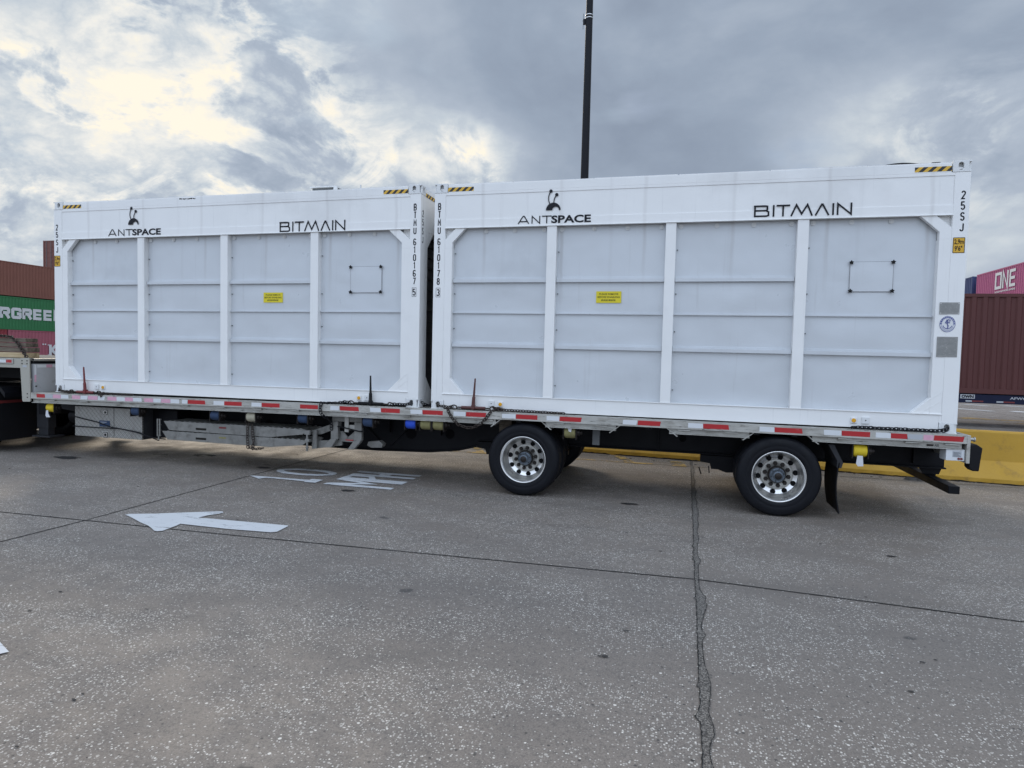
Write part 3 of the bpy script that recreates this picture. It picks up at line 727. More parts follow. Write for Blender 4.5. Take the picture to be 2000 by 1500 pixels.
def container(name, label, spec):
    """spec: post positions, code, extras; built at its own origin (front lower left corner)"""
    root = thing(name, label, 'container')
    zt_, zb_ = 2.338, .19
    f = MB()
    # long side frame, front and back
    def side(m, y, s, detail=True):
        # s = -1 for the near side (outward is -y)
        def bx(x0, x1, d0, d1, z0, z1):      # d measured inwards from the outer face
            ys = sorted((y-s*d0, y-s*d1)); m.box(x0, x1, ys[0], ys[1], z0, z1)
        bx(.0, .150, 0, .12, .107, 2.7865); bx(CL-.150, CL, 0, .12, .107, 2.7865)     # corner posts
        bx(.150, .178, .002, .09, .107, zb_); bx(CL-.178, CL-.150, .002, .09, .107, zb_)
        bx(.150, .250, .003, .095, zb_, 2.08); bx(CL-.266, CL-.150, .003, .095, zb_, 2.08)  # post wings
        bx(.178, CL-.178, .002, .09, .012, zb_)                                             # bottom rail
        bx(.150, CL-.150, -.010, .05, zb_, zb_+.008) if detail else None                    # flange lip
        bx(.150, CL-.150, .001, .095, zt_, 2.443)                                            # header
        bx(.150, CL-.150, .007, .07, 2.443, 2.753)                                          # fascia
        bx(.150, CL-.150, .001, .07, 2.753, 2.7865)
        bx(.183, CL-.183, .001, .07, 2.7865, CH-.012)                                      # top rail
        bx(.150, CL-.150, -.012, .02, zt_-.006, zt_) if detail else None
        bx(.151, .245, .06, .09, 2.081, zt_-.001); bx(CL-.262, CL-.151, .06, .09, 2.081, zt_-.001)
        fr = ((0, y-s*.003, 0), (1, 0, 0), (0, 0, 1), (0, -s, 0))
        m.prism([(.250, zb_+.008), (.431, zb_+.008), (.250, .40)], fr, .09); m.prism([(CL-.266, zb_+.008), (CL-.266, .37), (CL-.445, zb_+.008)], fr, .09)
        m.prism([(.150, 2.08), (.250, 2.08), (.250, 2.150), (.424, zt_-.006), (.290, zt_-.006), (.150, 2.19)], fr, .056)
        m.prism([(CL-.150, 2.08), (CL-.150, 2.20), (CL-.300, zt_-.006), (CL-.455, zt_-.006), (CL-.266, 2.160), (CL-.266, 2.08)], fr, .056)
        if detail:   # weld beads along the gussets
            for a, b in (((.152, .37), (.245, .30)), ((.155, .205), (.155, .40)), ((CL-.155, .205), (CL-.155, .44)), ((CL-.158, .44), (CL-.30, .33)), ((CL-.165, .34), (CL-.36, .20)),):
                m.strip([a, b], .004, ((0, y-s*.0025, 0), (1, 0, 0), (0, 0, 1), (0, s, 0)), .0025)
    side(f, 0, -1)
    b2 = MB(); side(b2, CW, 1, False)
    for px_ in spec['posts']:                       # vertical posts of the near side
        MB().box(px_-.060, px_+.060, .002, .095, zb_+.008, zt_-.006).build('post', M['white'], root, bevel=.004)
    for px_ in spec['posts']: b2.box(px_-.060, px_+.060, CW-.072, CW-.002, zb_+.001, zt_-.001)
    b2.box(.25, CL-.266, CW-.066, CW-.06, zb_, zt_)
    # end frames
    def end(m, x, s):
        def bx(y0, y1, d0, d1, z0, z1):
            xs = sorted((x-s*d0, x-s*d1)); m.box(xs[0], xs[1], y0, y1, z0, z1)
        bx(.1205, .150, .001, .07, .107, 2.7865); bx(CW-.150, CW-.1205, .001, .07, .107, 2.7865); bx(.150, .167, .003, .10, .107, zb_); bx(CW-.167, CW-.150, .003, .10, .107, zb_)
        bx(.150, .255, .004, .16, zb_, zt_); bx(CW-.255, CW-.150, .004, .16, zb_, zt_)
        bx(.167, CW-.167, .002, .16, .014, zb_); bx(.150, CW-.150, .003, .16, zt_, 2.7865); bx(.168, CW-.168, .003, .10, 2.7865, CH-.014)
        fr = ((x-s*.004, 0, 0), (0, 1, 0), (0, 0, 1), (-s, 0, 0))
        m.prism([(.255, zb_), (.46, zb_), (.255, .40)], fr, .06); m.prism([(.255, 2.12), (.46, zt_), (.255, zt_)], fr, .06)
        m.prism([(CW-.255, zb_), (CW-.255, .40), (CW-.46, zb_)], fr, .06); m.prism([(CW-.255, 2.12), (CW-.255, zt_), (CW-.46, zt_)], fr, .06)
    end(f, CL, 1); end(f, 0, -1)
    f.build('frame', M['white'], root, bevel=.003); b2.build('rear_side', M['white'], root)
    for x, s in ((CL, 1), (0, -1)):                 # recessed louvre wall at each end, coloured dark for the shade there
        w = MB(); xa = x-s*.20; xs = sorted((xa, xa-s*.01)); w.box(xs[0], xs[1], .25, CW-.25, zb_, zt_)
        for k in range(14):
            z = zb_+.08+k*.15; q = sorted((xa+s*.001, xa+s*.03)); w.box(q[0], q[1], .30, CW-.30, z, z+.012)
        w.build('louvre_wall', M['darkin'], root)
    r_ = MB(); r_.box(.02, CL-.02, .02, CW-.02, CH-.075, CH-.055)
    for k in range(1, 6): r_.box(k*CL/6-.02, k*CL/6+.02, .07, CW-.07, CH-.055, CH-.02)
    r_.build('roof', M['white'], root)
    MB().box(.09, CL-.09, .09, CW-.09, .10, .14).build('floor', M['darksteel'], root)
    pass                                       # the uneven top edge: plates with small gaps
    for x0, x1 in ((.19, 1.03), (1.05, 2.05), (2.06, 3.04), (3.06, 4.05), (4.07, 5.05), (5.06, CL-.19)): MB().box(x0, x1, .004, .05, CH-.012, CH-.002+random.uniform(-.002, .003)).build('roof_edge_plate', M['white'], root)
    for z in (-.012, CH-.118+.010):
        for x, sx in ((0, -1), (CL, 1)):
            for y, sy in ((0, -1), (CW, 1)):
                yy = y+sy*.004; xx = x+sx*.004
                casting(xx, yy, z, sx, sy, z > 1).build('corner_casting', M['castwhite'], root, bevel=.004)
    # infill sheets between the posts, each a little out of plane
    edges = [.250]+[v for p in spec['posts'] for v in (p-.060, p+.060)]+[CL-.266]
    for k in range(4):
        x0, x1 = edges[2*k], edges[2*k+1]; m = MB(); zs = [zb_+.004, .818, 1.25, 1.64, zt_-.004]; nx, sub = 14, 6
        for b in range(4):
            rows = []
            for j in range(sub+1):
                z = zs[b]+(zs[b+1]-zs[b])*j/sub
                rows.append([(x0+(x1-x0)*i/nx, .086-.007*math.sin(math.pi*i/nx)*math.sin(math.pi*j/sub)*(.6+.5*math.sin(k*1.7+b*2.3)), z) for i in range(nx+1)])
            vs = [p for r2 in rows for p in r2]
            m.add(vs, [(j*(nx+1)+i, j*(nx+1)+i+1, (j+1)*(nx+1)+i+1, (j+1)*(nx+1)+i) for j in range(sub) for i in range(nx)], True)
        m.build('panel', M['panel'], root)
        a, b = x0+.003, x1-.003
        for zc in ((1.643, .813) if k < 3 else (.813,)):                     # pressed rails with a fixing flange above
            rl = MB(); rl.box(a, b, .046, .084, zc, zc+.045); rl.box(a, b, .074, .083, zc+.045, zc+.068)
            for i in range(4): rl.cyl((a+.08+(b-a-.16)*i/3, .0745, zc+.057), (a+.08+(b-a-.16)*i/3, .0705, zc+.057), .006, seg=8)
            rl.build('panel_rail', M['panel'], root, bevel=.002)
        MB().box(a, b, .060, .084, 1.248, 1.262).build('panel_rail', M['panel'], root)
        n = max(3, int((b-a)/.34))
        for i in range(n+1):
            xc = a+.05+(b-a-.10)*i/n
            if k == 0 and xc < x0+.16: continue
            if k == 3 and xc > x1-.18: continue
            ey = MB().prism(oval(.055, .055, 12, xc, zt_-.040), front(0, .078, 0), .005); ey.cyl((xc, .075, zt_-.040), (xc, .064, zt_-.040), .010, seg=8)
            ey.build('eyelet', M['castwhite'], root)
        for zz in (.35, 1.05, 1.50, 2.02):
            if k < 3 or zz > .5: MB().cyl((x0+.020, .085, zz), (x0+.020, .070, zz), .008, seg=8).build('bolt', M['greysteel'], root)
    # hatch with its four knobs
    hx0, hx1, hz0, hz1 = spec['hatch']
    h = MB(); h.ring([(hx0, hz0), (hx1, hz0), (hx1, hz1), (hx0, hz1)], [(hx0+.004, hz0+.004), (hx1-.004, hz0+.004), (hx1-.004, hz1-.004), (hx0+.004, hz1-.004)], front(0, .0775, 0), .002)
    h.build('hatch_gap', M['seam'], root)
    hp = MB().box(hx0+.005, hx1-.005, .0715, .0775, hz0+.005, hz1-.005).build('hatch', M['panel'], root, bevel=.002)
    for x in (hx0+.01, hx1-.01):
        for z in (hz0+.01, hz1-.01):
            st_ = [((.027 if i % 2 == 0 else .015)*math.cos(math.pi*i/5+.3)+x, (.027 if i % 2 == 0 else .015)*math.sin(math.pi*i/5+.3)+z) for i in range(10)]
            MB().prism(st_, front(0, .046, 0), -.018).cyl((x, .072, z), (x, .063, z), .010).build('hatch_knob', M['knob'], hp, bevel=.003)
    # stickers and lettering
    sx0, sx1, sz0, sz1 = spec['sticker']
    s_ = MB().box(sx0, sx1, .0725, .0745, sz0, sz1).build('sticker', M['yellow_vinyl'], root)
    t = MB(); fr = front(0, .0724, 0); w = sx1-sx0; hh = sz1-sz0
    t.text('PLEASE REMOVE', fr, sx0+w*.12, sx1-w*.12, sz0+hh*.68, sz0+hh*.84, .0008, .006); t.text('BEFORE ENABLING', fr, sx0+w*.06, sx1-w*.06, sz0+hh*.42, sz0+hh*.58, .0008, .006)
    t.text('\u542f\u7528\u524d\u8bf7\u62c6\u9664', fr, sx0+w*.20, sx1-w*.22, sz0+hh*.14, sz0+hh*.32, .0008, .006)
    t.build('sticker_text', M['letter'], s_)
    antspace_logo(root, *spec['ant']); bitmain_logo(root, *spec['bit'])
    for x0, x1 in ((.182, .525), (CL-.535, CL-.182)):
        MB().box(x0, x1, -.0008, .0008, 2.800, 2.852).build('hazard_stripe', M['hazard'], root)
    for x, s in ((CL, 1), (0, -1)):
        q = sorted((x-s*.0025, x-s*.001+s*.002)); MB().box(q[0], q[1], .17, .50, 2.785, 2.835).build('hazard_stripe', M['hazard_end'], root)
    def column(txt, fr, u, z1, ch, pitch, box_last=False, wd=.036):
        m = MB()
        z = z1
        for i, c in enumerate(txt):
            if c == ' ': z -= pitch*.42; continue
            wc, hc = wd-.006, ch-.010
            for q, g_ in enumerate(GLYPH[c]): m.strip([(u-wc/2+p*wc, z-ch+.004+r2*hc/2) for p, r2 in g_], .0135, fr, .0012, lift=q*.0004)
            zl = z; z -= pitch
        if box_last:
            b0, b1, c0, c1 = u-.030, u+.030, zl-ch-.016, zl+.016
            m.ring([(b0, c0), (b1, c0), (b1, c1), (b0, c1)], [(b0+.004, c0+.004), (b1-.004, c0+.004), (b1-.004, c1-.004), (b0+.004, c1-.004)], fr, .0012)
        return m
    xa, txt, box = spec['code']
    column(txt, front(0, -.0002, 0), xa, 2.660, .088, .102, True).build('container_code', M['letter'], root)
    column('25SJ', front(0, -.0002, 0), spec['type_x'], 2.588 if spec['ex'] else 2.565, .088, .113).build('type_code', M['letter'], root)
    column('25SJ', ((CL+.0002, 0, 0), (0, 1, 0), (0, 0, 1), (1, 0, 0)), .072, 2.588, .088, .113).build('type_code', M['letter'], root)
    # height sign
    hx, hz = spec['height']; hs = MB().prism(smooth_poly([(hx, hz), (hx+.113, hz), (hx+.113, hz+.165), (hx, hz+.165)], .012), front(0, 0, 0), .0012).build('height_sign', M['amber_vinyl'], root)
    t = MB(); fr = front(0, -.0013, 0)
    o1 = smooth_poly([(hx, hz), (hx+.113, hz), (hx+.113, hz+.165), (hx, hz+.165)], .012); c_ = (hx+.0565, hz+.0825)
    t.ring(o1, [((p-c_[0])*.90+c_[0], (q_-c_[1])*.93+c_[1]) for p, q_ in o1], fr, .0008)
    t.text('2,9m', fr, hx+.012, hx+.102, hz+.086, hz+.146, .0008, .022); t.text("9'6\"", fr, hx+.018, hx+.090, hz+.022, hz+.076, .0008, .022)
    t.build('sign_text', M['letter'], hs)
    # marker lamps and earthing blocks on the bottom rail
    for lx, ex_ in spec['lamps']:
        lb = MB().box(lx-.034, lx+.034, -.012, .0018, .055, .122).build('marker_lamp', M['castwhite'], root, bevel=.006)
        MB().cyl((lx, -.012, .088), (lx, -.020, .088), .024, .020, seg=20).build('lens', M['amber'], lb)
        eb = MB().box(ex_-.038, ex_+.038, -.014, .0018, .055, .132).build('earthing_block', M['castwhite'], root, bevel=.005)
        MB().cyl((ex_, -.014, .094), (ex_, -.0155, .094), .007, seg=10).build('screw_hole', M['nut'], eb)
    if spec['ex']:
        for z0, z1, nm in ((1.277, 1.405, 0), (.817, 1.036, 1)):
            pl = MB().box(5.822+.008*(1-nm), 6.020, -.0028, .0002, z0, z1).build('data_plate', M['plate'], root, bevel=.001)
            t = MB()
            rows = 14 if nm else 9
            for i in range(rows):
                zz = z1-.018-i*(z1-z0-.03)/rows; xx = 5.836; rr = random.Random(i*7+nm)
                while xx < 5.995:
                    l_ = rr.uniform(.03, .12); t.box(xx, min(6.005, xx+l_), -.0036, -.0028, zz-.0014, zz+.0014); xx += l_+rr.uniform(.004, .02)
            t.build('stamped_lines', M['greysteel'], pl)
            for x in ((5.840, 6.010) if not nm else ()):
                for z in (z0+.012, z1-.012): MB().cyl((x, -.0028, z), (x, -.006, z), .006, seg=8).build('rivet', M['bandsteel'], pl)
        c_ = (5.914, 1.172); circ = lambda r, n=40: [(c_[0]+r*.074/.085*math.cos(2*math.pi*i/n), c_[1]+r*math.sin(2*math.pi*i/n)) for i in range(n)]
        em = MB().prism(circ(.086), front(0, 0, 0), .001).build('emblem', M['white_vinyl'], root)
        t = MB(); fr = front(0, -.0011, 0); t.ring(circ(.086), circ(.081), fr, .0006); t.ring(circ(.066), circ(.063), fr, .0006)
        for i in range(-5, 6):                        # dark upper arc broken by small characters
            a0 = math.pi/2+i*.30-.11; a1 = a0+.22
            P = lambda r, a: (c_[0]+r*.87*math.cos(a), c_[1]+r*math.sin(a))
            t.prism([P(.068, a0), P(.068, a1), P(.079, a1), P(.079, a0)], fr, .0006)
        for i in range(16):
            a0 = math.pi*1.12+i*.15; P = lambda r, a: (c_[0]+r*.87*math.cos(a), c_[1]+r*math.sin(a)); t.prism([P(.070, a0), P(.070, a0+.07), P(.076, a0+.07), P(.076, a0)], fr, .0006)
        t.strip([(c_[0], c_[1]+.03), (c_[0], c_[1]-.048)], .006, fr, .0006); t.strip([(c_[0]-.042, c_[1]-.018), (c_[0]-.030, c_[1]-.040), (c_[0], c_[1]-.052), (c_[0]+.030, c_[1]-.040), (c_[0]+.042, c_[1]-.018)], .007, fr, .0006, .0007)
        t.strip([(c_[0]-.022, c_[1]+.012), (c_[0]+.022, c_[1]+.012)], .005, fr, .0006, .0014)
        sc_ = [(c_[0]+.030*math.cos(a*.7)*(1-a*.04), c_[1]+.030+.020*math.sin(a*.7*1.6)) for a in range(14)]
        t.strip(sc_, .004, fr, .0006, .002); t.strip([(c_[0]+.012*math.sin(a*1.1), c_[1]-.04+a*.012) for a in range(7)], .004, fr, .0006, .0028)
        t.build('emblem_print', M['blueink'], em)
        # dark webbing left lying on the roof edge
        sb = MB(); pth = [(5.20+.42*k/10, .10, CH+.006+.024*math.sin(math.pi*min(1, k/9.)*.9)) for k in range(11)]
        vs = []
        for p in pth: vs += [(p[0], .06, p[2]), (p[0], .16, p[2]+.010), (p[0], .16, p[2]-.004), (p[0], .06, p[2]-.012)]
        sb.add(vs, [(i*4+j, i*4+(j+1) % 4, i*4+4+(j+1) % 4, i*4+4+j) for i in range(10) for j in range(4)]).box(5.70, 5.78, .05, .12, CH-.002, CH+.018)
        sb.build('roof_strap', M['rubber'], root)
    else:
        bx_ = MB().box(3.78, 4.20, 1.1, 1.5, CH-.05, CH+.335).build('roof_vent_box', M['greysteel'], root, bevel=.005)
        MB().box(3.76, 4.22, 1.06, 1.54, CH+.335, CH+.350).box(4.17, 4.225, 1.058, 1.09, CH+.28, CH+.334).build('lid', M['castwhite'], bx_)
        MB().cyl((4.553, 1.2, CH-.05), (4.553, 1.2, CH+.38), .012).build('roof_rod', M['bandsteel'], root)
        t = MB(); t.text('DANGER', front(0, -.0006, 0), 2.33, 2.60, 2.858, 2.878, .0008, .03); t.build('faded_roof_marking', M['letter'], root) if False else None
        sm = MB(); rr = random.Random(5)
        for i in range(16): x = 2.30+i*.018; sm.box(x, x+rr.uniform(.006, .017), -.0006, .0006, 2.852+rr.uniform(0, .008), 2.868+rr.uniform(0, .008))
        sm.build('black_scuff', M['grime'], root)
    return root

c2 = container('equipment_container', 'white equipment container at the rear of the flatbed, lettered 610178, anchor emblem on its post', dict(
    posts=[1.553, 2.988, 4.436], hatch=(4.948, 5.389, 1.523, 1.860), sticker=(2.117, 2.423, 1.391, 1.532),
    ant=(1.12, 2.364, .913, .094, 1.563), bit=(3.90, 4.928, 2.368, 2.500), code=(.068, 'BTMU 610178 3', 1), type_x=5.997, ex=True,
    height=(5.922, 1.930), lamps=[(.947, .827), (5.044, 5.163)]))
c2.location = (0, 0, 1.057)
o1 = -6.240
c1 = container('equipment_container', 'white equipment container at the front of the flatbed, lettered 610167, grey box on its roof', dict(
    posts=[1.616, 3.055, 4.500], hatch=(5.012, 5.478, 1.510, 1.868), sticker=(3.655, 3.965, 1.380, 1.520),
    ant=(1.036, 2.363, .942, .094, 1.492), bit=(3.958, 4.972, 2.346, 2.484), code=(5.978, 'BTMU 610167 5', 1), type_x=.058, ex=False,
    height=(.004, 1.925), lamps=[(.80+.12, .80), (5.20, 5.32)]))
c1.location = (o1, 0, 1.041); c1.rotation_euler = (0, -.0035, 0)

# ------------------------------------------------------------------ step-deck trailer
tr = thing('flatbed_trailer', 'step deck trailer with red and white edge tape and polished wheels under both white containers', 'trailer', (0, 1.22, 0))
KX = [(-6.65, 1.010), (-4, 1.031), (-1.8, 1.048), (0, 1.053), (1.1, 1.056), (3, 1.054), (6.13, 1.049)]
def zt(x):
    if x <= KX[0][0]: return KX[0][1]
    for (a, za), (b, zb) in zip(KX, KX[1:]):
        if x <= b: return za+(zb-za)*(x-a)/(b-a)
    return KX[-1][1]
XS = [-6.64+12.77*i/30 for i in range(31)]
def rail(y, s):
    a = lambda d: y+s*d
    m = MB().sweep([(a(0), 0), (a(.10), 0), (a(.10), -.012), (a(.012), -.012), (a(.012), -.082), (a(.03), -.090), (a(0), -.090)], XS, zt)
    m.sweep([(a(-.005), -.083), (a(.0), -.083), (a(.0), -.095), (a(-.005), -.095)], XS, zt)
    return m
rail(-.08, 1).build('side_rail', M['rail'], tr); rail(2.52, -1).build('side_rail', M['rail'], tr)
lips = [(-6.64, .90), (1.55, 2.42), (3.05, 3.95), (4.62, 6.10)]
for y, s in ((-.08, 1), (2.52, -1)):
    for x0, x1 in lips:
        n = max(2, int((x1-x0)/.4)); xs = [x0+(x1-x0)*i/n for i in range(n+1)]; a = lambda d: y+s*d
        MB().sweep([(a(.040), -.091), (a(.040), -.150), (a(.014), -.155), (a(.014), -.162), (a(.07), -.162), (a(.07), -.091)], xs, zt).build('lower_rail', M['rail'], tr)
# stake pocket lips, short pale tabs under the rail
for i, x in enumerate([-6.25, -5.62, -5.0, -4.40, -3.79, -3.18, -2.58, -1.98, -.95, -.33, .30, .80, 1.72, 2.25, 3.22, 3.75, 4.95, 5.62, 6.0]):
    MB().box(x-.07, x+.07, -.076, -.0395, zt(x)-.118, zt(x)-.104).build('stake_pocket', M['rail'], tr, bevel=.003)
for x, s in ((.87, 1), (1.60, -1), (2.37, 1), (3.12, -1), (3.90, 1), (4.66, -1)):    # bent flaps over the wheels
    m = MB(); xt = x+s*.11
    m.prism([(x-.03, .866), (x-.018, .862), (xt+.006, .967), (xt-.006, .967)] if s > 0 else [(x+.03, .866), (x+.018, .862), (xt-.006, .967), (xt+.006, .967)], front(0, -.07, 0), -.30)
    m.build('wheel_arch_flap', M['rail'], tr)
MB().sweep([(.02, -.004), (2.42, -.004), (2.42, -.045), (.02, -.045)], XS, zt).build('deck', M['deck'], tr)
for i in range(32):
    x = -6.5+i*.405; MB().box(x-.03, x+.03, -.03, 2.47, zt(x)-.125, zt(x)-.046).build('cross_member', M['black'], tr)
# main beams
bot = [(-6.60, .62), (-5.0, .60), (-4.5, .50), (-3.9, .36), (-2, .335), (-1.1, .335), (-.3, .36), (.15, .412), (.48, .50), (.78, .575), (1.4, .575), (6.25, .568)]
for y in (.81, 1.63):
    m = MB(); top = [(x, zt(x)-.126) for x, _ in bot]
    m.prism(bot+top[::-1], front(0, y, 0), -.012)
    for (a, za), (b, zb) in zip(bot, bot[1:]): m.prism([(a, za), (b, zb), (b, zb-.016), (a, za-.016)], front(0, y-.07, 0), -.152)
    for x in (-.95, -.15, 2.9, 5.9): m.box(x, x+.012, y-.06, y-.001, .60, .92)
    for x0, x1 in ((-1.62, -1.05), (-.45, -.95)): m.strip([(x0, .90), (x1, .40)], .03, front(0, y-.002, 0), .02)
    m.build('main_beam', M['black'], tr)
    for hx, hz, hr in ((-.62, .60, .085), (-.28, .78, .075), (-.02, .62, .07), (3.22, .74, .045), (-3.0, .6, .08)): MB().cyl((hx, y-.004, hz), (hx, y+.016, hz), hr, seg=24).build('beam_hole_shade', M['hole'], tr)  # solid black discs paint the dark of openings in the web
# tape on the rail, as measured along it
W_, RD, PK, GY = 'tapewhite', 'red', 'pink', 'tapegrey'
tape = [(-6.52, -6.362, RD), (-6.355, -6.205, GY), (-6.2, -6.05, PK), (-6.045, -5.9, W_), (-5.829, -5.676, PK), (-5.67, -5.53, W_), (-5.526, -5.347, PK), (-5.34, -5.21, W_),
        (-5.161, -4.995, PK), (-4.99, -4.845, W_), (-4.84, -4.696, PK), (-4.69, -4.544, W_), (-4.489, -4.337, PK), (-4.333, -4.192, W_), (-4.188, -4.03, PK), (-4.026, -3.875, W_),
        (-3.83, -3.728, W_), (-3.724, -3.436, RD), (-3.289, -3.112, W_), (-3.109, -2.822, RD), (-2.663, -2.501, W_), (-2.498, -2.212, RD), (-1.891, -1.614, RD), (-1.87+.44, -1.289, W_),
        (-1.281, -1.007, RD), (-.833, -.684, W_), (-.677, -.405, RD), (-.252, -.09, W_), (-.087, .197, RD), (.344, .508, W_), (.511, .785, RD), (.994, 1.17, W_), (1.174, 1.45, RD),
        (1.567, 1.725, W_), (1.728, 2.007, RD), (2.502, 2.675, W_), (2.678, 2.952, RD), (3.263, 3.432, W_), (3.435, 3.713, RD), (4.052, 4.213, W_), (4.216, 4.501, RD), (4.733, 4.907, W_),
        (4.91, 5.197, RD), (5.253, 5.401, W_), (5.404, 5.558, RD), (5.561, 5.715, GY), (5.718, 5.812, PK), (5.815, 6.105, RD)]
for i, (x0, x1, k) in enumerate(tape):
    za, zb = zt(x0)-.020, zt(x1)-.020; rr = random.Random(i); sk = rr.choice([0, 0, .012, -.010])
    MB().prism([(x0, za-.056), (x1-sk, zb-.056), (x1, zb), (x0+sk*.5, za)], front(0, -.0800, 0), .0012).build('reflective_tape', M[k], tr)
# rear end: end plate, light box, dock bumper, hinge pin
MB().box(6.131, 6.165, -.082, 2.522, .745, 1.047).build('rear_bolster', M['rail'], tr, bevel=.004)
lb = MB().box(5.95, 6.125, -.055, .12, .765, .888).build('lamp_box', M['tapewhite'], tr, bevel=.003)
t = MB().box(6.01, 6.095, -.0562, -.055, .803, .868).build('data_label', M['tapegrey'], lb)
MB().cyl((6.07, -.055, .788), (6.07, -.062, .788), .012, seg=16).cyl((6.095, -.055, .788), (6.095, -.062, .788), .012, seg=16).build('side_marker', M['redbinder'], lb)
tt = MB(); fr = front(0, -.0564, 0)
for i in range(5): tt.box(6.018, 6.087-(i % 3)*.01, -.0570, -.0562, .812+i*.010, .815+i*.010)
tt.build('label_print', M['letter'], lb)
MB().text('ABS', front(0, -.0402, 0), 5.84, 5.885, zt(5.9)-.146, zt(5.9)-.118, .0008, .01).build('abs_lettering', M['letter'], tr)
MB().box(5.765, 5.83, -.046, -.0398, zt(5.8)-.142, zt(5.8)-.122).build('abs_lamp', M['nut'], tr)
MB().cyl((6.17, -.02, 1.0), (6.215, -.02, 1.0), .018).cyl((6.215, -.02, 1.0), (6.225, -.02, 1.0), .026).build('hinge_pin', M['alloyd'], tr)
for y in (-.07, 2.38):
    MB().prism([(6.167, .70), (6.20, .665), (6.262, .665), (6.285, .915), (6.225, .955), (6.167, .94)], front(0, y, 0), -.13).build('dock_bumper', M['rubber'], tr, bevel=.01)
MB().box(6.03, 6.14, .05, 2.39, .385, .470).build('underride_bar', M['black'], tr, bevel=.006)
for y in (.81, 1.60):
    MB().prism([(5.98, .56), (6.23, .56), (6.20, .475), (6.03, .475)], front(0, y, 0), -.03).prism([(6.05, .56), (6.2, .56), (6.17, .39), (6.08, .39)], front(0, y+.04, 0), -.015).build('underride_bracket', M['black'], tr)
# step riser at the front of the lower deck
st_ = MB().box(-6.70, -6.655, -.02, 2.46, .93, 1.452).build('riser_plate', M['riser'], tr)
MB().box(-6.654, -6.6525, .04, .42, 1.395, 1.44).build('white_tape', M['tapewhite'], st_)
MB().box(-6.654, -6.6525, .18, .27, 1.3948, 1.4402).build('pink_tape', M['pink'], st_) if False else MB().box(-6.6522, -6.651, .19, .29, 1.394, 1.441).build('pink_tape', M['pink'], st_)
MB().box(-6.654, -6.6525, -.005, .025, 1.28, 1.44).build('white_tape', M['tapewhite'], st_); MB().box(-6.654, -6.6525, -.005, .025, 1.17, 1.279).build('pink_tape', M['pink'], st_)
MB().cyl((-6.66, .02, 1.10), (-6.648, .02, 1.10), .012).build('bolt', M['nut'], st_)
MB().box(-6.72, -6.68, -.02, 2.46, 1.452, 1.50).build('riser_gap_shade', M['black'], tr)  # black bar paints the shade in the gap above the riser
rt = MB().cyl((-6.645, -.03, 1.518), (-6.645, 2.46, 1.518), .022, seg=20).build('roller_tube', M['alloyd'], tr)
MB().cyl((-6.645, -.032, 1.518), (-6.645, -.0335, 1.518), .015, seg=16).build('tube_bore_shade', M['hole'], rt)  # black disc on the tube end paints the dark inside
MB().prism([(-6.838, 1.538), (-6.662, 1.546), (-6.645, .875), (-6.66, .862), (-6.79, .858), (-6.806, .872), (-6.842, 1.40)], front(0, -.084, 0), -.02).build('gooseneck_gusset', M['beige'], tr, bevel=.003)
for x, z in ((-6.80, 1.50), (-6.70, 1.50), (-6.70, 1.455), (-6.80, 1.455), (-6.70, .985), (-6.70, .93)): MB().cyl((x, -.084, z), (x, -.090, z), .009, seg=10).build('gusset_bolt', M['nut'], tr)
MB().box(-6.79, -6.71, -.0855, -.0842, 1.40, 1.43).build('data_label', M['tapegrey'], tr)
for y, s in ((-.08, 1), (2.52, -1)):
    q = sorted((y, y+s*.06)); MB().box(-12, -6.84, q[0], q[1], 1.385, 1.53).build('upper_side_rail', M['beige'], tr, bevel=.003)
MB().box(-12, -6.975, -.095, -.081, 1.445, 1.527).build('rub_rail', M['alloyd'], tr, bevel=.004)
MB().box(-7.30, -7.115, -.0965, -.095, 1.463, 1.508).build('reflective_tape', M['tapewhite'], tr); MB().box(-7.113, -7.0, -.0965, -.095, 1.463, 1.508).build('reflective_tape', M['red'], tr)
MB().box(-12, -6.70, -.015, 2.455, 1.50, 1.538).build('upper_deck', M['deck'], tr)
MB().box(-12, -6.70, .79, .83, 1.16, 1.49).box(-12, -6.70, 1.61, 1.65, 1.16, 1.49).box(-6.95, -6.71, .3, 2.1, .62, 1.49).build('gooseneck_frame', M['black'], tr)
# landing gear
for y in (.42, 1.9):
    lg = MB().box(-7.03-.11+.0, -6.90-.0, y, y+.14, .38, .98).build('landing_leg', M['darksteel'], tr, bevel=.004)
    lg2 = MB().box(-7.12, -6.92, y+.012, y+.128, .26, .52).build('inner_leg', M['darksteel'], lg, bevel=.004)
    MB().box(-7.17, -6.80, y-.06, y+.20, .235, .258).build('foot', M['darksteel'], lg)
MB().cyl((-6.95, .5, .78), (-6.95, 1.95, .78), .025).build('landing_gear_shaft', M['darksteel'], tr)
MB().prism([(-6.75, .95), (-6.1, .95), (-5.7, .72), (-5.6, .60), (-6.3, .70), (-6.7, .74)], front(0, .35, 0), -.03).build('air_tank_bracket', M['darksteel'], tr)
MB().cyl((-6.5, .55, .60), (-5.6, .55, .60), .12, seg=24).build('air_tank', M['black'], tr)
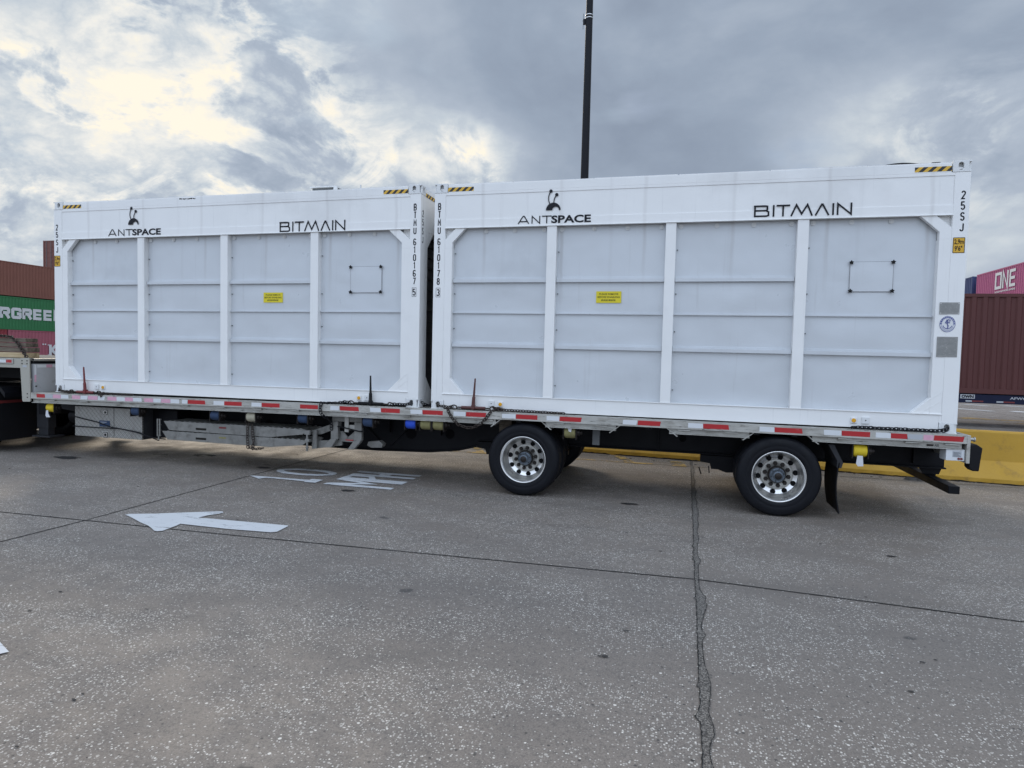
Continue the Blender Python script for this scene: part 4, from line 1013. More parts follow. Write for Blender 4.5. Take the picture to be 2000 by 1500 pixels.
# toolbox
tb = thing('toolbox', None, None) if False else MB().box(-5.975, -4.70, .125, .62, .352, .815).build('toolbox', M['darksteel'], tr)
for x0, x1 in ((-5.975, -5.232), (-5.222, -4.702)):
    MB().box(x0, x1, .095, .124, .352, .815).build('toolbox_door', M['tread'], tb, bevel=.003)
for z in (.735, .390):
    la = MB().box(-5.435, -5.325, .088, .0945, z-.045, z+.055).build('latch', M['alloyd'], tb, bevel=.004)
    MB().box(-5.420, -5.340, .0855, .0878, z-.035, z+.045).build('latch_recess_shade', M['hole'], la)  # black plate standing in for shade in the latch pocket
    MB().ring([(-5.410, z-.025), (-5.35, z-.025), (-5.35, z+.035), (-5.41, z+.035)], [(-5.40, z-.015), (-5.36, z-.015), (-5.36, z+.025), (-5.40, z+.025)], front(0, .0855, 0), .004).build('latch_handle', M['alloy'], la)
nb = MB().box(-5.50, -5.30, .089, .0945, .518, .612).build('name_badge', M['strap_navy'], tb, bevel=.004)
MB().box(-5.48, -5.36, .088, .089, .585, .592).box(-5.48, -5.40, .088, .089, .57, .574).build('badge_print', M['tapegrey'], nb)
MB().prism([(-4.698, .80), (-4.25, .80), (-4.25, .50), (-4.42, .38), (-4.698, .352)], front(0, .30, 0), -.30).build('toolbox_bracket', M['black'], tr)
for pth in ([(-6.0, .08, .655), (-5.5, .075, .58), (-5.25, .07, .52), (-4.75, .07, .47), (-4.4, .10, .36)], [(-6.0, .08, .50), (-5.5, .07, .50), (-5.1, .07, .505), (-4.8, .065, .47), (-4.5, .08, .40), (-4.3, .12, .385)]):
    MB().tube(pth, .008).build('rubber_cord', M['rubber'], tr)
# wheels: dual tyres, polished dish with ten hand holes
def tyre_mesh(w):
    R0 = .462
    pr = [(.288, .030), (.296, .012), (.315, .004), (.345, .0), (.352, .003), (.358, .0), (.40, .004), (.428, .012), (.436, .016), (.446, .030), (.458, .045), (R0, .056)]
    for k in range(5):
        y = .062+(w-.124)*(k+.5)/5; pr += [(R0, y-.016), (R0-.012, y-.013), (R0-.012, y-.007), (R0, y-.004)] if k else [(R0, y)]
    pr += [(R0, w-.056), (.446, w-.03), (.40, w-.004), (.345, w), (.296, w-.012), (.288, w-.03)]
    return pr
def wheel(x, y, s):
    """s=+1: dish faces -y (near side)"""
    rt_ = []
    w = MB().lathe([(r, d*s) for r, d in tyre_mesh(.275)], (x, y, .462), 72).build('tyre', M['tyre'], tr)
    rim = MB().lathe([(r, d*s) for r, d in [(.289, .034), (.297, .018), (.294, .010), (.286, .010), (.282, .020), (.273, .030), (.268, .040), (.266, .10), (.258, .125), (.250, .140), (.240, .165), (.232, .178), (.225, .182), (.182, .196), (.177, .199)]], (x, y, .462), 72).build('rim', M['alloy'], w)
    MB().lathe([(r, d*s) for r, d in [(.177, .199), (.176, .184), (.170, .182), (.085, .182), (.082, .20), (.02, .25)]], (x, y, .462), 48).build('wheel_disc', M['alloyd'], w)
    a0 = .12+x*.3
    for k in range(10):
        a = a0+2*math.pi*k/10; c = Vector((x+.207*math.cos(a), y+.190*s, .462+.207*math.sin(a)))
        MB().cyl(c, c-Vector((0, .011*s, 0)), .0305, .0300, seg=24).build('hand_hole_shade', M['hole'], rim)  # black disc on the rim paints the dark of the hole
    for k in range(10):
        a = a0+.31+2*math.pi*k/10; c = Vector((x+.131*math.cos(a), y+.182*s, .462+.131*math.sin(a)))
        MB().cyl(c, c-Vector((0, .012*s, 0)), .0275, .026, seg=6, smooth=False).cyl(c-Vector((0, .012*s, 0)), c-Vector((0, .030*s, 0)), .0225, .018, seg=12).build('lug_nut', M['nut'], rim)
    hb = MB().lathe([(r, d*s) for r, d in [(.100, .185), (.100, .16), (.090, .150), (.070, .148)]], (x, y, .462), 32)
    hb.build('hub_collar', M['nut'], w)
    hub = MB().lathe([(r, d*s) for r, d in [(.086, .150), (.086, .122), (.080, .114), (.062, .112), (.058, .062), (.053, .050), (.040, .048)]], (x, y, .462), 36).build('hub', M['hub'], w)
    MB().lathe([(r, d*s) for r, d in [(.040, .050), (.037, .045), (.001, .044)]], (x, y, .462), 24).build('hub_cap', M['nut'], hub)
    hbm = MB()
    for k in range(6):
        a = .3+2*math.pi*k/6; c = Vector((x+.073*math.cos(a), y+.114*s, .462+.073*math.sin(a))); hbm.cyl(c, c-Vector((0, .006*s, 0)), .006, seg=6, smooth=False)
    hbm.build('hub_bolt', M['nut'], hub)
    MB().lathe([(r, d*s) for r, d in tyre_mesh(.275)], (x, y+.315*s, .462), 64).build('inner_tyre', M['tyre'], tr)
for x in (1.268, 4.285):
    wheel(x, -.06, 1); wheel(x, 2.50, -1)
    MB().cyl((x, .4, .462), (x, 2.05, .462), .065, seg=20).build('axle', M['black'], tr)
    for y in (.70, 1.52):
        MB().prism([(x-.84, .55), (x-.42, .55), (x-.30, .50), (x-.28, .36), (x-.52, .345), (x-.62, .38), (x-.70, .38), (x-.72, .45), (x-.84, .47)], front(0, y, 0), -.12).build('suspension_hanger', M['black'], tr)
        MB().prism([(x-.5, .40), (x+.1, .38), (x+.45, .44), (x+.45, .50), (x+.05, .50), (x-.5, .47)], front(0, y+.02, 0), -.07).build('trailing_arm', M['black'], tr)
        MB().cyl((x+.33, y+.05, .50), (x+.33, y+.05, .72), .12, .11, seg=20).build('air_spring', M['rubber'], tr)
        MB().cyl((x-.10, y-.10, .60), (x-.10, y+.10, .60), .075, seg=20).build('brake_chamber', M['black'], tr)
MB().cyl((3.43, .68, .40), (3.46, .68, .31), .008).cyl((3.55, .68, .42), (3.56, .68, .33), .007).build('drain_cable', M['rubber'], tr)
MB().box(.86, 1.03, .28, .50, .66, .93).build('spacer_block', M['timber'], tr, bevel=.004)
MB().box(2.10, 2.19, .26, .34, .66, .925).build('hose_bracket', M['greysteel'], tr, bevel=.003)
# mud flap and its hanger
mf = MB(); fy = [.0, .2, .4, .62]; vs = []; rows = 9
for j in range(rows+1):
    t = j/rows; z = .66-.58*t; xo = 4.915-.030*math.sin(math.pi*t)+.02*t
    for y in fy: vs.append((xo+.012*math.sin(y*4), y, z))
for j in range(rows+1):
    t = j/rows; z = .66-.58*t; xo = 4.915-.030*math.sin(math.pi*t)+.02*t+.012
    for y in fy: vs.append((xo+.012*math.sin(y*4), y, z))
n4 = 4; off = (rows+1)*4; fs = []
for b in (0, off):
    fs += [(b+j*4+i, b+j*4+i+1, b+j*4+5+i, b+j*4+4+i) for j in range(rows) for i in range(3)]
for j in range(rows): fs += [(j*4, (j+1)*4, off+(j+1)*4, off+j*4), (j*4+3, (j+1)*4+3, off+(j+1)*4+3, off+j*4+3)]
fs += [(i, i+1, off+i+1, off+i) for i in range(3)]+[(rows*4+i, rows*4+i+1, off+rows*4+i+1, off+rows*4+i) for i in range(3)]
mf.add(vs, fs).build('mud_flap', M['rubber'], tr)
vs2 = [(x, y+1.83, z) for x, y, z in vs]; MB().add(vs2, fs).build('mud_flap', M['rubber'], tr)
for y in (.0, 1.83):
    MB().prism([(4.80, .86), (4.86, .86), (4.96, .66), (4.945, .60), (4.90, .60), (4.90, .68)], front(0, y, 0), -.62).build('flap_hanger', M['darksteel'], tr)
# strap winches hung under the rail
def winch(x, z, m, tail=False, cream=False):
    D = (x, .035, z)
    f = MB(); f.box(-.085, -.075, -.06, .06, -.085, .10).box(.075, .085, -.06, .06, -.085, .10).box(-.084, .084, -.05, .05, .09, .10)
    f.cyl((.086, 0, 0), (.118, 0, 0), .042, seg=12, smooth=False).cyl((.118, 0, 0), (.150, 0, 0), .022, seg=14)
    fr_ = f.move(D).build('strap_winch', M['nut'], tr)
    r = MB(); pr = [(.02, -.068), (.068, -.068)]
    for k in range(5): pr += [(.071+.002*(k % 2), -.055+.11*k/4)]
    pr += [(.068, .068), (.02, .068)]
    ro = r.lathe(pr, (0, 0, 0), 28, ax='X').move(D).build('strap_roll', m, fr_)
    if tail: MB().prism([(-.035, -.05), (.02, -.05), (.03, -.165), (-.025, -.17), (-.045, -.14)] if x > 0 else [(-.05, -.045), (-.01, -.035), (-.005, -.09), (.03, -.145), (-.045, -.15), (-.06, -.12)], front(0, -.075, 0), .003).move(D).build('strap_tail', M['tag'], fr_)
    if cream: MB().prism([(-.025, .075), (.03, .070), (.02, .01), (-.01, .02)], front(0, -.076, 0), .002).move(D).build('strap_label', M['tag'], fr_)
    return fr_
for x, z, k, tl, cr in ((-6.335, .778, 'strap_yellow', 1, 0), (-4.72, .800, 'strap_navy', 0, 0), (-3.32, .800, 'strap_navy', 0, 0), (-2.72, .806, 'strap_cream', 0, 0), (-1.89, .829, 'strap_navy', 0, 0),
                       (-.90, .832, 'strap_navy', 0, 0), (-.278, .838, 'strap_blue', 0, 0), (-.066, .838, 'strap_olive', 0, 0), (.110, .840, 'strap_olive', 0, 0), (1.852, .833, 'strap_olive', 0, 1), (5.125, .808, 'strap_yellow', 1, 0)):
    winch(x, z, M[k], tl, cr)

# ------------------------------------------------------------------ load binders and chains
def binder(x, z, length, m, label, lean=0.0, top=.385, mb=None):
    """ratchet binder lying along the deck edge with its lever standing up; x = lever foot"""
    t = thing('chain_binder', label, 'chain binder', (x, -.045, z), 'chain binders holding the containers')
    y = -.045
    MB().cyl((x-length*.32, y, z+.022), (x+length*.32, y, z+.022), .019, seg=14).cyl((x-.02, y, z+.022), (x+.02, y, z+.022), .030, seg=14).build('barrel', m, t)
    for s in (-1, 1):
        e = MB().cyl((x+s*length*.32, y, z+.022), (x+s*length*.46, y, z+.020), .010, seg=10)
        e.link((x+s*(length*.46+.03), y, z+.018), (1, 0, .0), (0, 1, .3), .075, .058, .009); e.build('end_link', M['chain'], t)
    hx = x+lean
    MB().box(x-.022, x+.022, y-.028, y+.028, z+.0, z+.06).build('ratchet_head', m, t, bevel=.004)
    a = Vector((x, y-.005, z+.05)); b = Vector((hx, y+.0, z+top)); w = .016
    h = MB(); c1_ = [Vector((-.022, 0, 0)), Vector((.022, 0, 0))]
    for k, (p, w1, d1) in enumerate(((a, .022, .012), (a+(b-a)*.30, .020, .012), (a+(b-a)*.34, .014, .010), (b, .009, .008))):
        h.v += [tuple(p+Vector(q)) for q in ((-w1, -d1, 0), (w1, -d1, 0), (w1, d1, 0), (-w1, d1, 0))]
    for k in range(3):
        for j in range(4): h.f.append((k*4+j, k*4+(j+1) % 4, k*4+4+(j+1) % 4, k*4+4+j)); h.sm.append(False)
    h.f += [(0, 1, 2, 3), (12, 13, 14, 15)]; h.sm += [False, False]
    h.build('handle', m, t, bevel=.004)
    return t
def chain(path, label, mat_='chain', L=.052, W=.036, r=.0058, group='tie-down chains on the flatbed'):
    o = MB().chain(path, L, W, r).build('tie_down_chain', M[mat_])
    # origin at the first point of the chain
    p = Vector(path[0]); o.data.transform(Matrix.Translation(-p)); o.location = p
    return tag(o, label, 'chain', group)
binder(-5.615, 1.030, .50, M['redbinder'], 'dark red lever binder standing upright at the front end of the left container', -.03, .405)
binder(-.845, 1.062, .56, M['blackbinder'], 'black lever binder standing upright near the right end of the left container', -.008, .395)
binder(.598, 1.068, .50, M['brownbinder'], 'rust brown lever binder by the first bay of the right container', .018, .40)
chain([(-6.165, -.006, 1.085), (-6.14, -.03, 1.060), (-6.02, -.045, 1.050), (-5.90, -.045, 1.048)], 'short rusty chain from the left container corner to the red binder')
chain([(-5.33, -.045, 1.046), (-5.20, -.05, 1.044), (-5.0, -.04, 1.040), (-4.75, -.03, 1.038)], 'rusty chain tail lying on the deck right of the red binder')
MB_ = MB().chain([(-5.95, -.05, 1.055), (-5.90, -.075, 1.035), (-5.93, -.05, 1.03), (-5.88, -.04, 1.06), (-5.84, -.06, 1.04)], .05, .036, .006).build('grab_hook', M['chain'])
MB_.location = (0, 0, 0); tag(MB_, 'clump of rusty grab hook links left of the red binder', 'chain', 'tie-down chains on the flatbed')
gh = MB().chain([(-5.36, -.05, 1.055), (-5.31, -.08, 1.03), (-5.28, -.085, 1.0), (-5.26, -.06, 1.045), (-5.18, -.05, 1.04)], .05, .036, .006).build('grab_hook', M['chain'])
tag(gh, 'clump of rusty grab hook links right of the red binder', 'chain', 'tie-down chains on the flatbed')
chain([(-.275, -.006, 1.112), (-.34, -.035, 1.090), (-.50, -.045, 1.092), (-.55, -.045, 1.085)], 'short dark chain from the left container corner to the black binder', 'chainb')
chain([(-1.14, -.045, 1.075), (-1.22, -.05, 1.095), (-1.34, -.04, 1.07), (-1.45, -.07, 1.064), (-1.60, -.05, 1.06)], 'dark chain tail lying on the deck left of the black binder', 'chainb')
chain([(-1.56, -.092, 1.062), (-1.575, -.098, .99), (-1.56, -.10, .93), (-1.53, -.095, .89), (-1.50, -.02, .84), (-1.49, .06, .80), (-1.50, .08, .68)], 'dark chain hanging over the rail down to the ramp support stand', 'chainb')
chain([(-.178, .10, 1.12), (-.10, .11, 1.085), (-.02, .12, 1.08)], 'short dark chain bridging the gap between the two containers', 'chainb')
chain([(.075, -.006, 1.120), (.11, -.03, 1.095), (.24, -.045, 1.090), (.32, -.045, 1.092)], 'short rusty chain from the right container corner to the brown binder')
chain([(.26, -.088, 1.085), (.28, -.094, 1.03), (.33, -.098, .95), (.42, -.098, .87), (.52, -.098, .838), (.60, -.098, .836), (.70, -.098, .88), (.78, -.098, .96), (.84, -.094, 1.04), (.90, -.07, 1.09)], 'rusty chain drooping in a loop below the rail beside the front wheel')
chain([(.88, -.05, 1.090), (.96, -.055, 1.082), (1.10, -.045, 1.078), (1.45, -.04, 1.074), (1.78, -.03, 1.070)], 'long rusty chain tail lying on the deck right of the brown binder')
gh = MB().chain([(.86, -.05, 1.11), (.93, -.09, 1.09), (.98, -.07, 1.08), (.92, -.05, 1.10), (1.0, -.06, 1.085)], .05, .036, .006).build('grab_hook', M['chain'])
tag(gh, 'clump of rusty grab hook links right of the brown binder', 'chain', 'tie-down chains on the flatbed')
chain([(5.975, -.006, 1.105), (5.92, -.035, 1.080), (5.75, -.050, 1.075), (5.40, -.050, 1.076), (5.10, -.045, 1.074), (5.02, -.03, 1.066)], 'black chain stretched along the deck to the rear corner of the right container', 'chainb', .060, .040, .0066)

# ------------------------------------------------------------------ loading ramps slung under the deck
def ramp(label, z0, z1, xl, ztop_r, low):
    t = thing('loading_ramp', label, 'ramp', (xl, .05, z0), 'aluminium loading ramps slung under the deck')
    side = [(xl, z1), (xl+.10, z0), (-2.45, z0-.008), (-1.93, z1-.075), (-1.86, z1-.022), (-1.90, z1-.004), (-3.0, z1+.003)]
    for y in (.05, .47):
        MB().prism(side, front(0, y, 0), -.030).build('side_beam', M['ramp'], t, bevel=.003)
    tr_ = MB(); n = 26
    for i in range(n):
        x = xl+.06+i*(2.30/n); tr_.box(x, x+.035, .081, .469, z1-.028, z1+.006)
    tr_.build('tread', M['ramp'], t)
    MB().box(-3.30, -3.18, .0475, .0495, (z0+z1)/2+.005, (z0+z1)/2+.03).build('warning_label', M['redbinder' if not low else 'strap_olive'], t)
    MB().box(-3.70, -3.52, .0475, .0495, z0+.03, z0+.06).build('scuff_label', M['grime'], t)
    return t
ramp('upper of the two aluminium ramps slung under the deck', .535, .668, -4.27, .66, 0)
ramp('lower of the two aluminium ramps slung under the deck', .393, .518, -4.30, .52, 1)
rc = thing('ramp_carrier', 'slim aluminium frame and pins holding the ends of the stored ramps', 'bracket', (-4.33, .03, .45))
m = MB()
for x in (-4.355, -4.315): m.box(x-.008, x+.008, .02, .036, .44, .70)
for z in (.45, .53, .61, .69): m.box(-4.363, -4.307, .0365, .048, z-.007, z+.007)
m.cyl((-4.34, .03, .44), (-4.335, .03, .385), .010).build('rack', M['ramp'], rc)
m = MB(); m.cyl((-1.845, .03, .66), (-1.845, .03, .37), .014).cyl((-1.845, .03, .43), (-1.845, .03, .41), .022).box(-1.88, -1.80, .015, .06, .60, .66).box(-1.87, -1.81, .015, .06, .50, .54)
m.build('pin', M['ramp'], rc)
m = MB(); m.prism([(-1.85, .64), (-1.40, .80), (-1.40, .72), (-1.70, .60), (-1.85, .58)], front(0, .16, 0), -.03).prism([(-1.85, .50), (-1.38, .53), (-1.38, .46), (-1.85, .38)], front(0, .16, 0), -.03).box(-1.80, -1.74, .10, .13, .40, .66)
m.build('arm', M['ramp'], rc)
chain([(-2.79, .03, .72), (-2.80, .02, .66), (-2.80, .015, .52), (-2.785, .015, .37), (-2.72, .03, .355), (-2.70, .02, .46), (-2.72, .02, .60), (-2.73, .03, .70)], 'rusty chain wrapped round both stored ramps', 'chain', group='tie-down chains on the flatbed')
chain([(-2.76, .018, .362), (-2.66, .018, .350), (-2.54, .02, .368)], 'loose rusty chain end dangling under the stored ramps', 'chain', group='tie-down chains on the flatbed')
sd_ = thing('ramp_support', 'weathered aluminium support stand with two splayed feet hung under the deck', 'stand', (-1.27, .10, .43))
MB().box(-1.50, -1.05, .10, .16, .80, .905).build('crossbar', M['ramp'], sd_, bevel=.004)
for x, s in ((-1.46, -1), (-1.10, 1)):
    MB().box(x-.055, x+.055, .09, .15, .55, .80).build('leg', M['ramp'], sd_, bevel=.005)
    MB().prism([(x-.045, .56), (x+.045, .56), (x-.035, .435), (x-.17, .425)] if s < 0 else [(x-.055, .545), (x+.05, .56), (x+.03, .52), (x-.06, .425), (x-.145, .425)], front(0, .075, 0), -.075).build('foot', M['ramp'], sd_, bevel=.004)
MB().box(-1.42, -1.12, .155, .185, .515, .58).build('lower_bar', M['ramp'], sd_)
MB().prism([(-1.40, .66), (-1.36, .66), (-1.27, .565), (-1.40, .565)], front(0, .15, 0), -.02).prism([(-1.15, .66), (-1.19, .66), (-1.30, .565), (-1.16, .565)], front(0, .15, 0), -.02).build('brace', M['ramp'], sd_)
MB().box(-1.30, -1.24, .085, .10, .66, .88).box(-1.24, -1.12, .10, .13, .69, .76).build('latch_bar', M['alloyd'], sd_)
MB().box(-1.32, -1.20, .150, .1545, .535, .548).build('red_label', M['red'], sd_)
MB().prism([(-1.02, .52), (-.86, .54), (-.80, .50), (-.82, .45), (-.98, .44), (-1.04, .47)], front(0, .25, 0), -.10).build('rear_foot', M['ramp'], sd_)
MB().tube([(-1.40, .07, .735), (-1.25, .06, .715), (-1.08, .065, .685), (-1.0, .08, .68)], .009).build('cord', M['rubber'], sd_)

# ------------------------------------------------------------------ timber stacked on the upper deck
def plank(x1, z0, z1, m, label, y0=.06, y1=.26):
    z1 -= .005; y0 += random.uniform(-.012, .012)
    o = MB().box(-10.2+random.uniform(-.2, .2), x1, y0, y1, z0, z1).build('timber_beam', M[m], None, bevel=.006)
    off = Vector((-8.6, .15, z0)); o.data.transform(Matrix.Translation(-off)); o.location = off
    tag(o, label, 'timber', 'timber beams stacked on the upper deck')
plank(-6.875, 1.540, 1.628, 'timbernew', 'fresh yellow pine beam, lowest of the stack on the upper deck')
plank(-6.865, 1.631, 1.708, 'timber', 'dark grey beam lying directly on the yellow pine beam')
plank(-6.895, 1.711, 1.782, 'timber', 'grey beam third from the bottom of the timber stack')
plank(-6.905, 1.785, 1.856, 'timber', 'topmost grey beam of the stack on the upper deck')
chain([(-7.9, .03, 1.90), (-7.5, .03, 1.884), (-7.25, .02, 1.878), (-7.14, .02, 1.868), (-7.02, .02, 1.77), (-6.90, .01, 1.64), (-6.79, -.02, 1.555)], 'dark rusty chain slung over the timber stack at the far left', 'chain', .058, .042, .0075)

# ------------------------------------------------------------------ tractor unit in front of the trailer
tk = thing('truck_tractor', 'black rear end of the tractor unit at the left edge, red tape on its flap', 'truck', (-9.5, 1.22, 0))
for x in (-9.68, -8.36):
    for y, s in ((.02, 1), (2.42, -1)):
        w = MB().lathe([(r*1.10, d*s) for r, d in tyre_mesh(.275)], (x, y, .508), 56).build('tyre', M['tyre'], tk)
        MB().lathe([(r, d*s) for r, d in [(.315, .03), (.32, .012), (.30, .02), (.285, .10), (.24, .17), (.16, .19), (.09, .18), (.08, .05), (.01, .045)]], (x, y, .508), 40).build('rim', M['alloyd'], w)
        MB().lathe([(r*1.10, d*s) for r, d in tyre_mesh(.275)], (x, y+.32*s, .508), 56).build('inner_tyre', M['tyre'], tk)
    MB().cyl((x, .4, .508), (x, 2.05, .508), .08).build('axle', M['black'], tk)
MB().box(-14, -7.35, .78, .90, .72, 1.02).box(-14, -7.35, 1.55, 1.67, .72, 1.02).box(-7.42, -7.35, .78, 1.67, .72, 1.02).build('chassis_frame', M['black'], tk)
MB().lathe([(.02, 0), (.46, 0), (.46, .06), (.02, .06)], (-9.0, 1.22, 1.10), 40, ax='Z').build('fifth_wheel', M['darksteel'], tk)
MB().prism([(-8.75, 1.06), (-7.30, 1.06), (-7.22, .98), (-7.22, .90), (-7.32, 1.0), (-8.75, 1.02)], front(0, -.04, 0), -.62).build('quarter_fender', M['black'], tk)
MB().box(-7.385, -7.37, -.05, .60, .20, .98).build('mud_flap', M['rubber'], tk)
MB().box(-9.6, -7.386, -.052, -.03, .22, .98).build('side_skirt', M['rubber'], tk)
MB().box(-9.6, -7.37, -.056, -.0525, .795, .822).build('white_tape', M['tapegrey'], tk)
MB().box(-7.369, -7.366, -.045, .36, .80, .845).build('red_tape', M['redbinder'], tk)
MB().box(-13.8, -9.9, .0, 2.44, .62, 1.1).build('tank_and_steps', M['black'], tk, bevel=.05)
MB().box(-13.9, -10.9, .06, 2.38, 1.1, 3.2).build('sleeper_cab', M['black'], tk, bevel=.10)

# ------------------------------------------------------------------ shipping containers of the yard
def corr_container(name, label, m, x0, y0, z0, L, H, axis='y', faces=(1, -1), W=2.438, group=None, door=None, text=None, depth=.036, pitch=.278):
    """steel box with trapezoid corrugation; its length runs along the given axis"""
    t = thing(name, label, 'shipping container', (x0, y0, z0), group)
    if axis == 'x': F = lambda a, b, z: (x0+a, y0+b, z0+z)          # a along, b across
    else: F = lambda a, b, z: (x0+b, y0+a, z0+z)
    def bx(mb, a0, a1, b0, b1, c0, c1):
        p, q = F(a0, b0, c0), F(a1, b1, c1); mb.box(min(p[0], q[0]), max(p[0], q[0]), min(p[1], q[1]), max(p[1], q[1]), c0+z0, c1+z0)
    f = MB()
    for a0, a1 in ((0, .13), (L-.13, L)):
        for b0, b1 in ((0, .13), (W-.13, W)): bx(f, a0, a1, b0, b1, .0, H)
    for b0, b1 in ((.0, .06), (W-.06, W)):
        bx(f, .131, L-.131, b0, b1, .02, .16); bx(f, .131, L-.131, b0, b1, H-.10, H-.01)
    for a0, a1 in ((0.001, .10), (L-.10, L-.001)):
        bx(f, a0, a1, .131, W-.131, .02, .16); bx(f, a0, a1, .131, W-.131, H-.12, H-.01)
    f.build('frame', m, t)
    for side in (0, 1):
        w = MB(); a = .13; pts = []
        n = int((L-.26)/pitch); p = (L-.26)/n; bo = .008 if side == 0 else W-.008; s = 1 if side == 0 else -1
        for k in range(n):
            pts += [(a, 0), (a+p*.36, 0), (a+p*.5, depth), (a+p*.86, depth)]; a += p
        pts.append((L-.13, 0))
        vs = [F(a_, bo+s*d, z) for a_, d in pts for z in (.16, H-.10)]
        w.add(vs, [(2*i, 2*i+2, 2*i+3, 2*i+1) for i in range(len(pts)-1)]).build('side_wall', m, t)
    bxm = MB(); bx(bxm, .02, L-.02, .02, W-.02, H-.05, H-.03); bxm.build('roof', m, t)
    fl = MB(); bx(fl, .05, L-.05, .05, W-.05, .10, .14); fl.build('floor', M['darksteel'], t)
    for a_, dr in ((0, door == 0), (L, door == 1)):
        e = MB(); s = 1 if a_ == 0 else -1
        n = 8; p = (W-.26)/n; pts = []; b = .13
        if dr:
            for q in range(2):
                c0 = .14+q*(W/2-.13); d0 = bxp = None
                lf = MB(); aa, ab = sorted((a_+s*.03, a_+s*.07)); bx(lf, aa, ab, c0, c0+W/2-.15, .17, H-.13)
                for k in range(5): z = .35+k*(H-.6)/5; aa, ab = sorted((a_+s*.012, a_+s*.0295)); bx(lf, aa, ab, c0+.08, c0+W/2-.23, z, z+(H-.6)/10)
                d_ = lf.build('door', m, t); br = MB()
                for u in (.28, .80):
                    P0, P1 = F(a_-s*.02, c0+u*(W/2-.15), .08), F(a_-s*.02, c0+u*(W/2-.15), H-.08); br.cyl(P0, P1, .018, seg=8)
                br.build('lock_rod', M['greysteel'], d_)
                if q == 1:
                    pp = [(c0+.15, .42), (c0+.42, .42), (c0+.285, .68)]
                    O = F(a_-s*.006, 0, 0); MB().prism(pp, (O, (1, 0, 0) if axis == 'y' else (0, 1, 0), (0, 0, 1), (0, -1, 0) if axis == 'y' else (-1, 0, 0)), .01).build('warning_triangle', M['amber_vinyl'], d_)
        else:
            for k in range(n): pts += [(b, 0), (b+p*.36, 0), (b+p*.5, depth), (b+p*.86, depth)]; b += p
            pts.append((W-.13, 0)); vs = [F(a_+s*(.02+d), b_, z) for b_, d in pts for z in (.16, H-.12)]
            e.add(vs, [(2*i, 2*i+2, 2*i+3, 2*i+1) for i in range(len(pts)-1)]).build('end_wall', m, t)
    return t
GL = 'containers stacked behind the truck on the left'
XW = -53.1; xb = XW-2.438
gc = corr_container('shipping_container', 'green container with huge white letters, middle tier of the left stack', M['c_green'], xb, 29.75, 2.86, 12.19, 2.88, group=GL)
t = MB(); fr = east(XW+.012, 0, 0); y = 31.40; q = .26
BLK = {'E': [[(1, 1), (0, 1), (0, 0), (1, 0)], [(0, .5), (.95, .5)]], 'V': [[(0, 1.1), (.5, 0), (1, 1.1)]], 'N': [[(0, -.14), (0, 1.0), (1, 0), (1, 1.14)]],
       'R': [[(0, -.14), (0, 1), (.85, 1), (.95, .9), (.95, .6), (.85, .5), (.05, .5)], [(.55, .5), (1.0, -.14)]],
       'G': [[(1, .72), (1, .9), (.9, 1), (.1, 1), (0, .9), (0, .1), (.1, 0), (.9, 0), (1, .1), (1, .46), (.55, .46)]]}
for ch in 'EVERGREEN':
    for kk, g_ in enumerate(BLK[ch]): t.strip([(y+.03+q/2+p*(.91-q), 3.82+q/2+r2*(.98-q)) for p, r2 in g_], q if ch != 'E' or kk == 0 else .20, fr, .008, lift=kk*.004)
    y += .972
t.build('lettering', M['c_white'], gc)
corr_container('shipping_container', 'rust brown container lying on top of the green lettered one', M['c_brown'], xb, 28.2, 5.80, 12.19, 2.95, group=GL)
pc = corr_container('shipping_container', 'faded pink rust spotted container, bottom tier under the green one', M['c_pink'], xb, 35.05, .0, 12.19, 2.86, group=GL, pitch=.30, depth=.045)
t = MB(); fr = east(XW+.012, 0, 0)
t.cyl((XW+.01, 38.18, 1.66), (XW+.03, 38.18, 1.66), .07).cyl((XW+.01, 38.40, 1.66), (XW+.03, 38.40, 1.66), .07)
t.text('K', fr, 38.75, 39.75, .64, 1.64, .012, .05); t.box(XW+.01, XW+.025, 38.62, 38.98, 1.56, 1.64).box(XW+.01, XW+.025, 38.62, 38.98, .64, .72)
t.cyl((XW+.01, 40.0, 1.66), (XW+.03, 40.0, 1.66), .07).cyl((XW+.01, 40.22, 1.66), (XW+.03, 40.22, 1.66), .07); t.text('LINE', fr, 40.9, 43.6, .64, 1.64, .012, .05)
t.build('lettering', M['c_white'], pc)
MB().box(XW+.003, XW+.014, 39.0, 40.2, .45, .86).build('patch', M['c_maroon'], pc)
corr_container('shipping_container', 'dark red container at the left picture edge, bottom tier beside the pink one', M['c_red'], xb, 22.75, .0, 12.19, 2.86, group=GL)
corr_container('shipping_container', 'brown container seen door end on, high behind the left stack', M['c_brown2'], -56.92, 41.4, 8.80, 12.19, 2.90, group=GL, door=0)
corr_container('shipping_container', 'brown container in the row behind, hidden under the door end one', M['c_brown2'], -56.92, 41.4, 5.85, 12.19, 2.90, group=GL, door=0) if False else None
for k in range(3): corr_container('shipping_container', ('navy container at ground level under the high brown one', 'maroon container second up under the high brown one', 'green container third up under the high brown one')[k], M[('c_navy', 'c_maroon', 'c_green')[k]], -58.1, 42.2, 2.92*k, 12.19, 2.90, group=GL, door=0)
GR = 'containers standing beyond the barrier on the right'
oc = corr_container('shipping_container', 'magenta container with white letters above the maroon one', M['c_magenta'], 24.9, 36.1, 5.80, 12.19, 2.90, group=GR)
t = MB(); fr = ((24.885, 48.29, 0), (0, -1, 0), (0, 0, 1), (-1, 0, 0))
def onel(pts, w=.30, k=0, close=False): t.strip(pts, w, fr, .006, lift=k*.004, close=close)
A = 3.0; z0_, z1_ = 7.25, 8.43
